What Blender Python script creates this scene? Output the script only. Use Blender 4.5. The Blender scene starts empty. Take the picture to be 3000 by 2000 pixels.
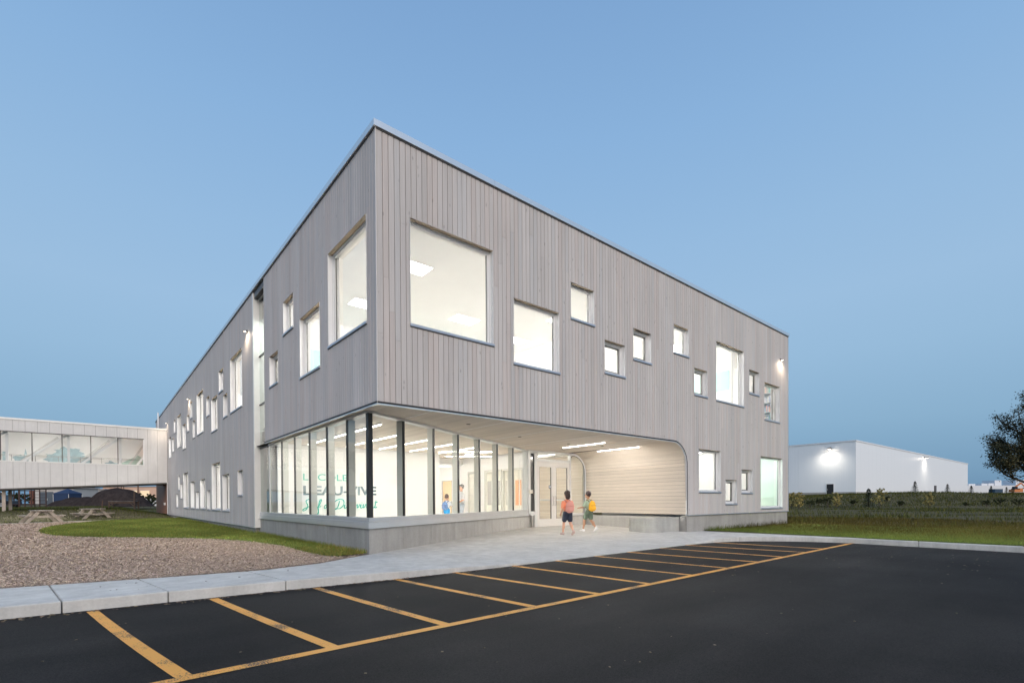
import bpy, bmesh, math, random
import numpy as np
from mathutils import Vector, Matrix, Euler

random.seed(7)
rng = np.random.default_rng(7)
S = bpy.context.scene
COL = S.collection
R = math.radians

# ------------------------------------------------------------------ camera
CAM = Vector((-4.364, -9.413, 1.14))
YAW, PITCH, ROLL = 0.873150, -0.008476, -0.005882
fw = Vector((math.cos(YAW) * math.cos(PITCH), math.sin(YAW) * math.cos(PITCH), math.sin(PITCH)))
rt = Vector((math.sin(YAW), -math.cos(YAW), 0))
up = rt.cross(fw)
r2 = rt * math.cos(ROLL) + up * math.sin(ROLL)
u2 = -rt * math.sin(ROLL) + up * math.cos(ROLL)
cd = bpy.data.cameras.new('camera')
cam = bpy.data.objects.new('camera', cd); COL.objects.link(cam)
cam.matrix_world = Matrix(((r2.x, u2.x, -fw.x, CAM.x), (r2.y, u2.y, -fw.y, CAM.y), (r2.z, u2.z, -fw.z, CAM.z), (0, 0, 0, 1)))
cd.sensor_width = 36.0; cd.sensor_fit = 'HORIZONTAL'
cd.lens = 17.444; cd.shift_y = 0.1594
cd.clip_start = 0.05; cd.clip_end = 6000
S.camera = cam

# ------------------------------------------------------------------ sky, sun, exposure
SUN_AZ, SUN_EL = R(-112), R(26)          # direction towards the after-glow, behind the camera
sdir = Vector((math.cos(SUN_AZ) * math.cos(SUN_EL), math.sin(SUN_AZ) * math.cos(SUN_EL), math.sin(SUN_EL)))
W = bpy.data.worlds.new('World'); S.world = W; W.use_nodes = True
nt = W.node_tree; nt.nodes.clear()
wo = nt.nodes.new('ShaderNodeOutputWorld'); bg = nt.nodes.new('ShaderNodeBackground')
sky = nt.nodes.new('ShaderNodeTexSky'); sky.sky_type = 'NISHITA'; sky.sun_disc = False
sky.sun_elevation = R(4.0); sky.sun_rotation = math.pi / 2 - SUN_AZ
sky.air_density = 1.0; sky.dust_density = 0.3; sky.ozone_density = 3.0
skm = nt.nodes.new('ShaderNodeVectorMath'); skm.operation = 'SCALE'; skm.inputs['Scale'].default_value = 0.06
nt.links.new(sky.outputs[0], skm.inputs[0])
# dusk gradient by elevation only: earth shadow at the horizon, pale band above it, deeper blue overhead
tc = nt.nodes.new('ShaderNodeTexCoord'); sx = nt.nodes.new('ShaderNodeSeparateXYZ'); rp = nt.nodes.new('ShaderNodeValToRGB')
nt.links.new(tc.outputs['Generated'], sx.inputs[0]); nt.links.new(sx.outputs['Z'], rp.inputs[0])
el = rp.color_ramp.elements
el[0].position = 0.0; el[0].color = (.125, .245, .39, 1)
el[1].position = 1.0; el[1].color = (.15, .28, .51, 1)
for p_, c_ in ((.05, (.175, .315, .47, 1)), (.13, (.235, .395, .56, 1)), (.24, (.285, .455, .64, 1)), (.33, (.305, .475, .675, 1)), (.44, (.28, .455, .675, 1)), (.58, (.235, .41, .655, 1)), (.72, (.19, .345, .59, 1))):
    e_ = el.new(p_); e_.color = c_
mixn = nt.nodes.new('ShaderNodeMix'); mixn.data_type = 'RGBA'; mixn.inputs[0].default_value = 0.9
nt.links.new(skm.outputs[0], mixn.inputs[6]); nt.links.new(rp.outputs[0], mixn.inputs[7])
nt.links.new(mixn.outputs[2], bg.inputs[0]); bg.inputs[1].default_value = 1.0
nt.links.new(bg.outputs[0], wo.inputs[0])

sl = bpy.data.lights.new('sun', 'SUN'); sl.energy = 2.2; sl.angle = R(50); sl.color = (1.0, .855, .73)
so = bpy.data.objects.new('sun', sl); COL.objects.link(so)
so.rotation_euler = (-sdir).to_track_quat('-Z', 'Y').to_euler(); so.location = (-10, -40, 30)
S.view_settings.view_transform = 'Standard'; S.view_settings.look = 'None'
S.view_settings.exposure = 0.25; S.view_settings.gamma = 1.0; S.view_settings.use_curve_mapping = False
S.render.engine = 'CYCLES'
cy = S.cycles
cy.use_denoising = True
try: cy.denoiser = 'OPENIMAGEDENOISE'
except Exception: pass
cy.max_bounces = 9; cy.diffuse_bounces = 5; cy.glossy_bounces = 4; cy.transparent_max_bounces = 16; cy.transmission_bounces = 4
cy.sample_clamp_indirect = 8.0; cy.sample_clamp_direct = 8.0; cy.caustics_reflective = False; cy.caustics_refractive = False
cy.use_light_tree = True; cy.blur_glossy = 0.6

# ------------------------------------------------------------------ materials
MATS = {}
def srgb(r, g, b):
    f = lambda c: (c / 255 / 12.92) if c / 255 <= .04045 else ((c / 255 + .055) / 1.055) ** 2.4
    return (f(r), f(g), f(b))

def mat(name, col, rough=.6, metal=0.0, var=.12, scale=6.0, bump=0.0, bscale=None, stretch=(1, 1, 1), spec=.5, tone=False, detail=4):
    if name in MATS: return MATS[name]
    m = bpy.data.materials.new(name); m.use_nodes = True; n = m.node_tree; N = n.nodes; L = n.links
    b = N['Principled BSDF']; b.inputs['Roughness'].default_value = rough; b.inputs['Metallic'].default_value = metal
    b.inputs['Specular IOR Level'].default_value = spec
    t = N.new('ShaderNodeTexCoord'); mp = N.new('ShaderNodeMapping'); mp.inputs['Scale'].default_value = stretch
    L.new(t.outputs['Object'], mp.inputs[0])
    nz = N.new('ShaderNodeTexNoise'); nz.inputs['Scale'].default_value = scale; nz.inputs['Detail'].default_value = detail; nz.inputs['Roughness'].default_value = .62
    L.new(mp.outputs[0], nz.inputs['Vector'])
    mr = N.new('ShaderNodeMapRange'); mr.inputs[1].default_value = .25; mr.inputs[2].default_value = .75
    mr.inputs[3].default_value = 1 - var; mr.inputs[4].default_value = 1 + var
    L.new(nz.outputs[0], mr.inputs[0])
    vm = N.new('ShaderNodeVectorMath'); vm.operation = 'SCALE'; vm.inputs[0].default_value = col
    L.new(mr.outputs[0], vm.inputs['Scale'])
    out = vm.outputs[0]
    if tone:
        a = N.new('ShaderNodeAttribute'); a.attribute_name = 'tone'
        v2 = N.new('ShaderNodeVectorMath'); v2.operation = 'MULTIPLY'
        L.new(out, v2.inputs[0]); L.new(a.outputs['Color'], v2.inputs[1]); out = v2.outputs[0]
    L.new(out, b.inputs['Base Color'])
    if bump:
        n2 = N.new('ShaderNodeTexNoise'); n2.inputs['Scale'].default_value = bscale or scale * 6; n2.inputs['Detail'].default_value = 3
        L.new(mp.outputs[0], n2.inputs['Vector'])
        bp = N.new('ShaderNodeBump'); bp.inputs['Strength'].default_value = bump; bp.inputs['Distance'].default_value = .02
        L.new(n2.outputs[0], bp.inputs['Height']); L.new(bp.outputs[0], b.inputs['Normal'])
    m['b'] = 1; MATS[name] = m
    return m

def emat(name, col, strength):
    if name in MATS: return MATS[name]
    m = bpy.data.materials.new(name); m.use_nodes = True; n = m.node_tree
    n.nodes.clear(); o = n.nodes.new('ShaderNodeOutputMaterial'); e = n.nodes.new('ShaderNodeEmission')
    e.inputs[0].default_value = (*col, 1); e.inputs[1].default_value = strength
    n.links.new(e.outputs[0], o.inputs[0]); MATS[name] = m; return m

def glass(name, tint=(.965, .97, .955), ior=1.45, dark=0.0):
    if name in MATS: return MATS[name]
    m = bpy.data.materials.new(name); m.use_nodes = True; n = m.node_tree; n.nodes.clear(); N = n.nodes; L = n.links
    o = N.new('ShaderNodeOutputMaterial'); tr = N.new('ShaderNodeBsdfTransparent'); tr.inputs[0].default_value = (*tint, 1)
    gl = N.new('ShaderNodeBsdfGlossy'); gl.inputs['Roughness'].default_value = .015
    # Schlick reflectance of a thin pane, the same from both sides
    ge = N.new('ShaderNodeNewGeometry'); dt = N.new('ShaderNodeVectorMath'); dt.operation = 'DOT_PRODUCT'
    L.new(ge.outputs['Incoming'], dt.inputs[0]); L.new(ge.outputs['Normal'], dt.inputs[1])
    ab = N.new('ShaderNodeMath'); ab.operation = 'ABSOLUTE'; L.new(dt.outputs['Value'], ab.inputs[0])
    om = N.new('ShaderNodeMath'); om.operation = 'SUBTRACT'; om.inputs[0].default_value = 1.0; L.new(ab.outputs[0], om.inputs[1])
    pw = N.new('ShaderNodeMath'); pw.operation = 'POWER'; pw.inputs[1].default_value = 5.0; L.new(om.outputs[0], pw.inputs[0])
    f0 = 2 * ((ior - 1) / (ior + 1)) ** 2
    mu = N.new('ShaderNodeMath'); mu.operation = 'MULTIPLY_ADD'; mu.inputs[1].default_value = 1 - f0; mu.inputs[2].default_value = f0; mu.use_clamp = True
    L.new(pw.outputs[0], mu.inputs[0])
    mx = N.new('ShaderNodeMixShader'); L.new(mu.outputs[0], mx.inputs[0]); L.new(tr.outputs[0], mx.inputs[1]); L.new(gl.outputs[0], mx.inputs[2])
    L.new(mx.outputs[0], o.inputs[0]); MATS[name] = m; return m

def wood_clad(name, base, vertical=True, grain=.10, knots=True):
    """whitewashed boards: long grain, occasional knots, a tone per board from the 'tone' attribute"""
    m = bpy.data.materials.new(name); m.use_nodes = True; n = m.node_tree; N = n.nodes; L = n.links
    b = N['Principled BSDF']; b.inputs['Roughness'].default_value = .72; b.inputs['Specular IOR Level'].default_value = .25
    t = N.new('ShaderNodeTexCoord'); mp = N.new('ShaderNodeMapping')
    mp.inputs['Scale'].default_value = (38, 38, 1.1) if vertical else (38, 1.1, 38)
    L.new(t.outputs['Object'], mp.inputs[0])
    nz = N.new('ShaderNodeTexNoise'); nz.inputs['Scale'].default_value = 1.0; nz.inputs['Detail'].default_value = 5; nz.inputs['Roughness'].default_value = .65
    L.new(mp.outputs[0], nz.inputs['Vector'])
    mr = N.new('ShaderNodeMapRange'); mr.inputs[1].default_value = .25; mr.inputs[2].default_value = .75; mr.inputs[3].default_value = 1 - grain; mr.inputs[4].default_value = 1 + grain
    L.new(nz.outputs[0], mr.inputs[0])
    big = N.new('ShaderNodeTexNoise'); big.inputs['Scale'].default_value = .8; big.inputs['Detail'].default_value = 3
    mpb = N.new('ShaderNodeMapping'); mpb.inputs['Scale'].default_value = (1.8, 1.8, .3) if vertical else (1.8, .3, 1.8)
    L.new(t.outputs['Object'], mpb.inputs[0]); L.new(mpb.outputs[0], big.inputs['Vector'])
    mr2 = N.new('ShaderNodeMapRange'); mr2.inputs[1].default_value = .3; mr2.inputs[2].default_value = .7; mr2.inputs[3].default_value = .93; mr2.inputs[4].default_value = 1.06
    L.new(big.outputs[0], mr2.inputs[0])
    mm = N.new('ShaderNodeMath'); mm.operation = 'MULTIPLY'; L.new(mr.outputs[0], mm.inputs[0]); L.new(mr2.outputs[0], mm.inputs[1])
    fac = mm.outputs[0]
    if knots:
        mp2 = N.new('ShaderNodeMapping'); mp2.inputs['Scale'].default_value = (5.5, 5.5, 2.3) if vertical else (5.5, 2.3, 5.5)
        L.new(t.outputs['Object'], mp2.inputs[0])
        vo = N.new('ShaderNodeTexVoronoi'); vo.inputs['Scale'].default_value = 1.0; vo.feature = 'F1'
        L.new(mp2.outputs[0], vo.inputs['Vector'])
        k = N.new('ShaderNodeMapRange'); k.inputs[1].default_value = .05; k.inputs[2].default_value = .13; k.inputs[3].default_value = .70; k.inputs[4].default_value = 1.0
        L.new(vo.outputs['Distance'], k.inputs[0])
        m3 = N.new('ShaderNodeMath'); m3.operation = 'MULTIPLY'; L.new(fac, m3.inputs[0]); L.new(k.outputs[0], m3.inputs[1]); fac = m3.outputs[0]
    a = N.new('ShaderNodeAttribute'); a.attribute_name = 'tone'
    v2 = N.new('ShaderNodeVectorMath'); v2.operation = 'MULTIPLY'; v2.inputs[0].default_value = base; L.new(a.outputs['Color'], v2.inputs[1])
    v3 = N.new('ShaderNodeVectorMath'); v3.operation = 'SCALE'; L.new(v2.outputs[0], v3.inputs[0]); L.new(fac, v3.inputs['Scale'])
    L.new(v3.outputs[0], b.inputs['Base Color'])
    bp = N.new('ShaderNodeBump'); bp.inputs['Strength'].default_value = .25; bp.inputs['Distance'].default_value = .004
    L.new(nz.outputs[0], bp.inputs['Height']); L.new(bp.outputs[0], b.inputs['Normal'])
    MATS[name] = m; return m

def concrete(name, base, streak=True, sc=1.0):
    m = bpy.data.materials.new(name); m.use_nodes = True; n = m.node_tree; N = n.nodes; L = n.links
    b = N['Principled BSDF']; b.inputs['Roughness'].default_value = .82; b.inputs['Specular IOR Level'].default_value = .3
    t = N.new('ShaderNodeTexCoord')
    def noise(scale, stretch, lo, hi, det=5):
        mp = N.new('ShaderNodeMapping'); mp.inputs['Scale'].default_value = stretch; L.new(t.outputs['Object'], mp.inputs[0])
        z = N.new('ShaderNodeTexNoise'); z.inputs['Scale'].default_value = scale; z.inputs['Detail'].default_value = det; z.inputs['Roughness'].default_value = .6
        L.new(mp.outputs[0], z.inputs['Vector'])
        r_ = N.new('ShaderNodeMapRange'); r_.inputs[1].default_value = .28; r_.inputs[2].default_value = .72; r_.inputs[3].default_value = lo; r_.inputs[4].default_value = hi
        L.new(z.outputs[0], r_.inputs[0]); return r_.outputs[0], z.outputs[0]
    f1, _ = noise(1.3 * sc, (1, 1, 1), .86, 1.12)
    f2, h2 = noise(28, (1, 1, 1), .93, 1.06)
    mm = N.new('ShaderNodeMath'); mm.operation = 'MULTIPLY'; L.new(f1, mm.inputs[0]); L.new(f2, mm.inputs[1]); f = mm.outputs[0]
    if streak:
        f3, _ = noise(2.2, (2.2, 2.2, .25), .82, 1.1)
        m2 = N.new('ShaderNodeMath'); m2.operation = 'MULTIPLY'; L.new(f, m2.inputs[0]); L.new(f3, m2.inputs[1]); f = m2.outputs[0]
    v = N.new('ShaderNodeVectorMath'); v.operation = 'SCALE'; v.inputs[0].default_value = base; L.new(f, v.inputs['Scale'])
    L.new(v.outputs[0], b.inputs['Base Color'])
    bp = N.new('ShaderNodeBump'); bp.inputs['Strength'].default_value = .25; bp.inputs['Distance'].default_value = .006
    L.new(h2, bp.inputs['Height']); L.new(bp.outputs[0], b.inputs['Normal'])
    MATS[name] = m; return m

def ground_mat(name, cols, scale, rough=.95, fine=40, bump=.4):
    m = bpy.data.materials.new(name); m.use_nodes = True; n = m.node_tree; N = n.nodes; L = n.links
    b = N['Principled BSDF']; b.inputs['Roughness'].default_value = rough; b.inputs['Specular IOR Level'].default_value = 0.0
    t = N.new('ShaderNodeTexCoord')
    z = N.new('ShaderNodeTexNoise'); z.inputs['Scale'].default_value = scale; z.inputs['Detail'].default_value = 8; z.inputs['Roughness'].default_value = .65
    L.new(t.outputs['Object'], z.inputs['Vector'])
    r_ = N.new('ShaderNodeValToRGB'); e = r_.color_ramp.elements
    e[0].position = .32; e[0].color = (*cols[0], 1); e[1].position = .68; e[1].color = (*cols[-1], 1)
    for i, c in enumerate(cols[1:-1]):
        q = e.new(.32 + .36 * (i + 1) / (len(cols) - 1)); q.color = (*c, 1)
    L.new(z.outputs[0], r_.inputs[0])
    f = N.new('ShaderNodeTexNoise'); f.inputs['Scale'].default_value = fine; f.inputs['Detail'].default_value = 5
    L.new(t.outputs['Object'], f.inputs['Vector'])
    k = N.new('ShaderNodeMapRange'); k.inputs[1].default_value = .3; k.inputs[2].default_value = .7; k.inputs[3].default_value = .72; k.inputs[4].default_value = 1.28
    L.new(f.outputs[0], k.inputs[0])
    v = N.new('ShaderNodeVectorMath'); v.operation = 'SCALE'; L.new(r_.outputs[0], v.inputs[0]); L.new(k.outputs[0], v.inputs['Scale'])
    L.new(v.outputs[0], b.inputs['Base Color'])
    bp = N.new('ShaderNodeBump'); bp.inputs['Strength'].default_value = bump; bp.inputs['Distance'].default_value = .03
    L.new(f.outputs[0], bp.inputs['Height']); L.new(bp.outputs[0], b.inputs['Normal'])
    MATS[name] = m; return m

CLAD = wood_clad('whitewashed_boards', (.498, .474, .463))
LINING = wood_clad('lining_boards', (.585, .515, .44), vertical=False, grain=.07, knots=False)
DARKGAP = mat('dark_backing', (.03, .028, .027), .9, var=.05)
CONC = concrete('plinth_concrete', (.345, .335, .315))
WALK = concrete('walk_concrete', (.53, .525, .505), streak=True, sc=.9)
KERBM = concrete('kerb_concrete', (.42, .415, .405), streak=True)
METAL = mat('grey_flashing', (.74, .755, .77), .36, .8, var=.05, scale=1.5)
SILLM = mat('sill_flashing', (.52, .55, .60), .38, .6, var=.04, scale=2)
WHITEF = mat('white_frame', (.72, .725, .73), .45, var=.03, scale=2)
SILVER = mat('silver_frame', (.62, .62, .61), .4, .35, var=.04, scale=2)
FIN = mat('cream_fin', (.50, .50, .46), .5, var=.03, scale=2)
BLACKF = mat('black_mullion', (.018, .018, .018), .45, var=.1, scale=3)
TANW = mat('tan_head_board', (.25, .20, .145), .7, var=.15, scale=5, stretch=(1, 1, 1))
INW = mat('interior_white', (.84, .83, .815), .85, var=.015, scale=.7, spec=.1)
INC = mat('interior_ceiling', (.86, .85, .835), .9, var=.02, scale=1.2, spec=.1)
INF = mat('interior_floor', (.58, .555, .52), .5, var=.08, scale=1.5)
TEALW = mat('teal_paint', (.47, .70, .67), .8, var=.02)
MINTW = mat('mint_paint', (.44, .68, .54), .85, var=.02)
GLASS = glass('window_glass')
SGLASS = glass('storefront_glass', (.93, .96, .94), 1.5)
DGLASS = mat('dark_spandrel', (.02, .02, .022), .12, var=.1)
LED = emat('led_diffuser', (1.0, .965, .915), 320.0)
PANEL = emat('ceiling_panel_diffuser', (1.0, .985, .96), 330.0)
PANEL2 = emat('ground_floor_panel_diffuser', (1.0, .985, .96), 150.0)
BULB = emat('lamp_lens', (1.0, .87, .70), 250.0)
ASPH = None

# ------------------------------------------------------------------ mesh helpers
def link(o, parent=None, label=None, cat=None, group=None, kind=None):
    if o.name not in COL.objects: COL.objects.link(o)
    if parent is not None: o.parent = parent
    if label: o['label'] = label
    if cat: o['category'] = cat
    if group: o['group'] = group
    if kind: o['kind'] = kind
    return o

def empty(name, loc=(0, 0, 0), label=None, cat=None, group=None, rz=0):
    o = bpy.data.objects.new(name, None); o.location = loc; o.rotation_euler = (0, 0, rz); o.empty_display_size = .2
    return link(o, None, label, cat, group)

class MB:
    def __init__(self): self.v = []; self.f = []; self.t = []; self.m = []
    def quad(self, *p, tone=(1, 1, 1), mi=0):
        i = len(self.v); self.v += [tuple(q) for q in p]; self.f.append(tuple(range(i, i + len(p)))); self.t.append(tone); self.m.append(mi)
    def box(self, x0, x1, y0, y1, z0, z1, tone=(1, 1, 1), mi=0):
        if x0 > x1: x0, x1 = x1, x0
        if y0 > y1: y0, y1 = y1, y0
        if z0 > z1: z0, z1 = z1, z0
        i = len(self.v)
        self.v += [(x0, y0, z0), (x1, y0, z0), (x1, y1, z0), (x0, y1, z0), (x0, y0, z1), (x1, y0, z1), (x1, y1, z1), (x0, y1, z1)]
        for q in ((0, 3, 2, 1), (4, 5, 6, 7), (0, 1, 5, 4), (1, 2, 6, 5), (2, 3, 7, 6), (3, 0, 4, 7)):
            self.f.append(tuple(i + k for k in q)); self.t.append(tone); self.m.append(mi)
    def bar(self, a, b, w, h, upv=(0, 0, 1), tone=(1, 1, 1), mi=0):
        a = Vector(a); b = Vector(b); d = (b - a).normalized(); u_ = Vector(upv)
        s = d.cross(u_)
        if s.length < 1e-5: s = d.cross(Vector((1, 0, 0)))
        s.normalize(); u_ = s.cross(d).normalized()
        i = len(self.v)
        for p in (a, b):
            for q in ((-1, -1), (1, -1), (1, 1), (-1, 1)): self.v.append(tuple(p + s * (w / 2 * q[0]) + u_ * (h / 2 * q[1])))
        for q in ((3, 2, 1, 0), (4, 5, 6, 7), (0, 1, 5, 4), (1, 2, 6, 5), (2, 3, 7, 6), (3, 0, 4, 7)):
            self.f.append(tuple(i + k for k in q)); self.t.append(tone); self.m.append(mi)
    def tube(self, pts, rad, n=8, tone=(1, 1, 1), cap=True, mi=0):
        pts = [Vector(p) for p in pts]; rs = rad if isinstance(rad, (list, tuple)) else [rad] * len(pts)
        prev = None; i0 = len(self.v)
        for k, p in enumerate(pts):
            d = (pts[min(k + 1, len(pts) - 1)] - pts[max(k - 1, 0)]).normalized()
            if prev is None:
                s = d.cross(Vector((0, 0, 1)))
                if s.length < .05: s = d.cross(Vector((1, 0, 0)))
            else: s = prev - d * prev.dot(d)
            s.normalize(); prev = s; q = d.cross(s)
            for j in range(n):
                a = 2 * math.pi * j / n; self.v.append(tuple(p + (s * math.cos(a) + q * math.sin(a)) * rs[k]))
        for k in range(len(pts) - 1):
            for j in range(n):
                a = i0 + k * n + j; b = i0 + k * n + (j + 1) % n
                self.f.append((a, b, b + n, a + n)); self.t.append(tone); self.m.append(mi)
        if cap:
            self.f.append(tuple(i0 + j for j in reversed(range(n)))); self.t.append(tone); self.m.append(mi)
            k = i0 + (len(pts) - 1) * n; self.f.append(tuple(k + j for j in range(n))); self.t.append(tone); self.m.append(mi)
    def prism(self, poly, z0, z1, tone=(1, 1, 1), mi=0):
        n = len(poly); i = len(self.v)
        self.v += [(p[0], p[1], z0) for p in poly] + [(p[0], p[1], z1) for p in poly]
        self.f.append(tuple(i + k for k in reversed(range(n)))); self.f.append(tuple(i + n + k for k in range(n)))
        for k in range(n): self.f.append((i + k, i + (k + 1) % n, i + n + (k + 1) % n, i + n + k))
        self.t += [tone] * (n + 2); self.m += [mi] * (n + 2)
    def ell(self, c, r, nu=12, nv=8, tone=(1, 1, 1), rot=None):
        i0 = len(self.v); c = Vector(c)
        for a in range(nv + 1):
            th = math.pi * a / nv
            for b in range(nu):
                ph = 2 * math.pi * b / nu
                p = Vector((r[0] * math.sin(th) * math.cos(ph), r[1] * math.sin(th) * math.sin(ph), r[2] * math.cos(th)))
                if rot is not None: p = rot @ p
                self.v.append(tuple(c + p))
        for a in range(nv):
            for b in range(nu):
                self.f.append((i0 + a * nu + b, i0 + (a + 1) * nu + b, i0 + (a + 1) * nu + (b + 1) % nu, i0 + a * nu + (b + 1) % nu)); self.t.append(tone); self.m.append(0)
    def build(self, name, material, parent=None, smooth=False, tone=False, bevel=0, **kw):
        me = bpy.data.meshes.new(name); me.from_pydata(self.v, [], self.f)
        for mt in (material if isinstance(material, (list, tuple)) else [material]): me.materials.append(mt)
        if isinstance(material, (list, tuple)): me.polygons.foreach_set('material_index', self.m)
        if smooth: me.polygons.foreach_set('use_smooth', [True] * len(me.polygons))
        if tone:
            a = me.color_attributes.new('tone', 'FLOAT_COLOR', 'CORNER')
            data = []
            for p, t_ in zip(me.polygons, self.t): data += [t_[0], t_[1], t_[2], 1.0] * p.loop_total
            a.data.foreach_set('color', data)
        me.update()
        o = bpy.data.objects.new(name, me)
        link(o, parent, **kw)
        if bevel:
            bv = o.modifiers.new('bevel', 'BEVEL'); bv.width = bevel; bv.segments = 2; bv.limit_method = 'ANGLE'
        return o

def np_mesh(name, verts, nper, material, parent=None, tones=None, **kw):
    """fast mesh of len(verts)/nper separate polygons"""
    nv = len(verts); nf = nv // nper
    me = bpy.data.meshes.new(name); me.vertices.add(nv); me.vertices.foreach_set('co', np.asarray(verts, np.float32).ravel())
    me.loops.add(nv); me.loops.foreach_set('vertex_index', np.arange(nv, dtype=np.int32))
    me.polygons.add(nf); me.polygons.foreach_set('loop_start', np.arange(0, nv, nper, dtype=np.int32))
    me.polygons.foreach_set('loop_total', np.full(nf, nper, np.int32))
    me.materials.append(material)
    if tones is not None:
        a = me.color_attributes.new('tone', 'FLOAT_COLOR', 'CORNER')
        c = np.ones((nf, nper, 4), np.float32); c[:, :, :3] = np.asarray(tones, np.float32)[:, None, :]
        a.data.foreach_set('color', c.ravel())
    me.update(calc_edges=True); me.validate()
    return link(bpy.data.objects.new(name, me), parent, **kw)

def slab_holes(mb, mapf, u0, u1, z0, z1, d0, d1, holes):
    """a wall slab between depths d0,d1 with rectangular holes, faces split on the hole lines"""
    us = sorted({u0, u1, *[min(max(h[0], u0), u1) for h in holes], *[min(max(h[1], u0), u1) for h in holes]})
    zs = sorted({z0, z1, *[min(max(h[2], z0), z1) for h in holes], *[min(max(h[3], z0), z1) for h in holes]})
    for a, b in zip(us, us[1:]):
        for c, d in zip(zs, zs[1:]):
            um, zm = (a + b) / 2, (c + d) / 2
            if any(h[0] < um < h[1] and h[2] < zm < h[3] for h in holes): continue
            for dd in (d0, d1): mb.quad(mapf(a, dd, c), mapf(b, dd, c), mapf(b, dd, d), mapf(a, dd, d))
    for h in holes:
        a, b, c, d = h
        mb.quad(mapf(a, d0, c), mapf(b, d0, c), mapf(b, d1, c), mapf(a, d1, c)); mb.quad(mapf(a, d0, d), mapf(b, d0, d), mapf(b, d1, d), mapf(a, d1, d))
        mb.quad(mapf(a, d0, c), mapf(a, d0, d), mapf(a, d1, d), mapf(a, d1, c)); mb.quad(mapf(b, d0, c), mapf(b, d0, d), mapf(b, d1, d), mapf(b, d1, c))
    mb.quad(mapf(u0, d0, z0), mapf(u1, d0, z0), mapf(u1, d1, z0), mapf(u0, d1, z0)); mb.quad(mapf(u0, d0, z1), mapf(u1, d0, z1), mapf(u1, d1, z1), mapf(u0, d1, z1))
    mb.quad(mapf(u0, d0, z0), mapf(u0, d0, z1), mapf(u0, d1, z1), mapf(u0, d1, z0)); mb.quad(mapf(u1, d0, z0), mapf(u1, d0, z1), mapf(u1, d1, z1), mapf(u1, d1, z0))

RH = Vector((math.sin(YAW), -math.cos(YAW), 0)); FH = Vector((math.cos(YAW), math.sin(YAW), 0))
def place(X, Y, z=0.0):
    p = CAM + RH * X + FH * Y; return Vector((p.x, p.y, z))
def sstep(a, b, x):
    t = min(max((x - a) / (b - a), 0), 1); return t * t * (3 - 2 * t)

# dimensions of the school (metres; origin at the plan corner of the upper storey)
ZS = 3.115      # soffit
ZT = 8.645      # underside of coping
ZC = 8.775      # top of coping
XE = 20.25      # right end of front facade
YE = 47.7       # far end of the long wing
GA, GB = Vector((.17, .82)), Vector((8.47, 5.0))
GD = (GB - GA).normalized(); GL = (GB - GA).length
PR, PX = .80, 11.54    # portal corner radius, portal edge

FRONT_W = [(.76, 2.98, 4.87, 7.12, 0), (3.61, 5.22, 4.55, 6.17, 0), (5.67, 6.65, 6.14, 7.13, 0), (7.10, 8.07, 4.88, 5.85, 1), (8.48, 9.43, 5.52, 6.49, 1),
    (10.74, 11.69, 6.15, 7.12, 0), (12.05, 12.97, 4.90, 5.86, 1), (13.62, 15.86, 4.89, 7.13, 0), (16.33, 17.26, 5.52, 6.50, 1), (17.75, 19.33, 4.58, 6.19, 0),
    (12.35, 13.94, 1.42, 2.98, 0), (14.32, 15.24, .96, 1.91, 1), (15.64, 16.61, 1.40, 2.35, 1), (17.38, 19.61, .75, 2.98, 0)]
LEFT_W = [(.46, 2.69, 4.88, 7.13, 0), (3.29, 4.88, 4.55, 6.18, 0), (5.45, 6.44, 6.14, 7.12, 0), (7.03, 8.01, 4.86, 5.85, 1),
    (11.95, 14.14, 4.87, 7.11, 0), (15.65, 16.63, 6.13, 7.11, 0), (14.75, 15.68, 4.87, 5.86, 1), (17.07, 18.64, 4.55, 6.16, 0), (19.11, 20.04, 5.49, 6.47, 1),
    (20.99, 23.15, 4.87, 7.11, 0), (23.84, 24.75, 4.87, 5.86, 0), (24.80, 25.70, 6.12, 7.10, 0), (26.15, 27.08, 5.49, 6.48, 0), (27.66, 29.14, 4.57, 6.15, 0),
    (29.84, 31.99, 4.88, 7.07, 0), (32.87, 33.80, 6.12, 7.06, 0), (35.58, 37.01, 4.57, 6.10, 0), (33.89, 34.87, 4.86, 5.84, 0),
    (12.0, 12.92, 1.41, 2.40, 1), (14.51, 16.06, .77, 2.37, 0), (16.52, 18.70, .78, 3.0, 0), (19.18, 20.15, .78, 1.76, 1), (20.63, 22.22, .80, 2.39, 0),
    (22.77, 23.73, .79, 1.75, 0), (24.28, 25.78, .80, 2.38, 0), (26.79, 29.02, .80, 3.02, 0), (29.55, 30.49, 1.41, 2.37, 0), (30.77, 31.64, 2.01, 2.98, 0), (31.83, 32.78, .81, 1.76, 0)]
MF = lambda u, d, z: (u, d, z)      # front facade: u along x, depth along +y
ML = lambda u, d, z: (d, u, z)      # long facade: u along y, depth along +x

# ------------------------------------------------------------------ ground
def terrain_z(x, y):
    d = Vector((x - CAM.x, y - CAM.y, 0)); X = d.dot(RH); Y = d.dot(FH)
    if X > 0 and x > 12:                      # field and bank on the right
        z = .0 - .0 * Y
        z += -.12 * sstep(30, 58, Y) + .05 * math.sin(x * .31 + 1.3) * math.sin(y * .27) * sstep(14, 25, Y)
        z += 1.85 * sstep(61 + 2 * math.sin(X * .09), 82 + 3 * math.sin(X * .06), Y) + .35 * sstep(88, 112, Y) + (.14 * math.sin(X * .21 + .5) + .16 * math.sin(X * .083 + 2.0)) * sstep(64, 80, Y) * (1 - sstep(95, 120, Y))
        z += 1.2 * sstep(120, 320, Y)
        return z
    z = -.02 + .52 * sstep(31.5, 40, y) * (1 - sstep(-3.5, .5, x)) + .16 * sstep(31, 40, y)
    return z + .25 * sstep(50, 90, Y)

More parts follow.
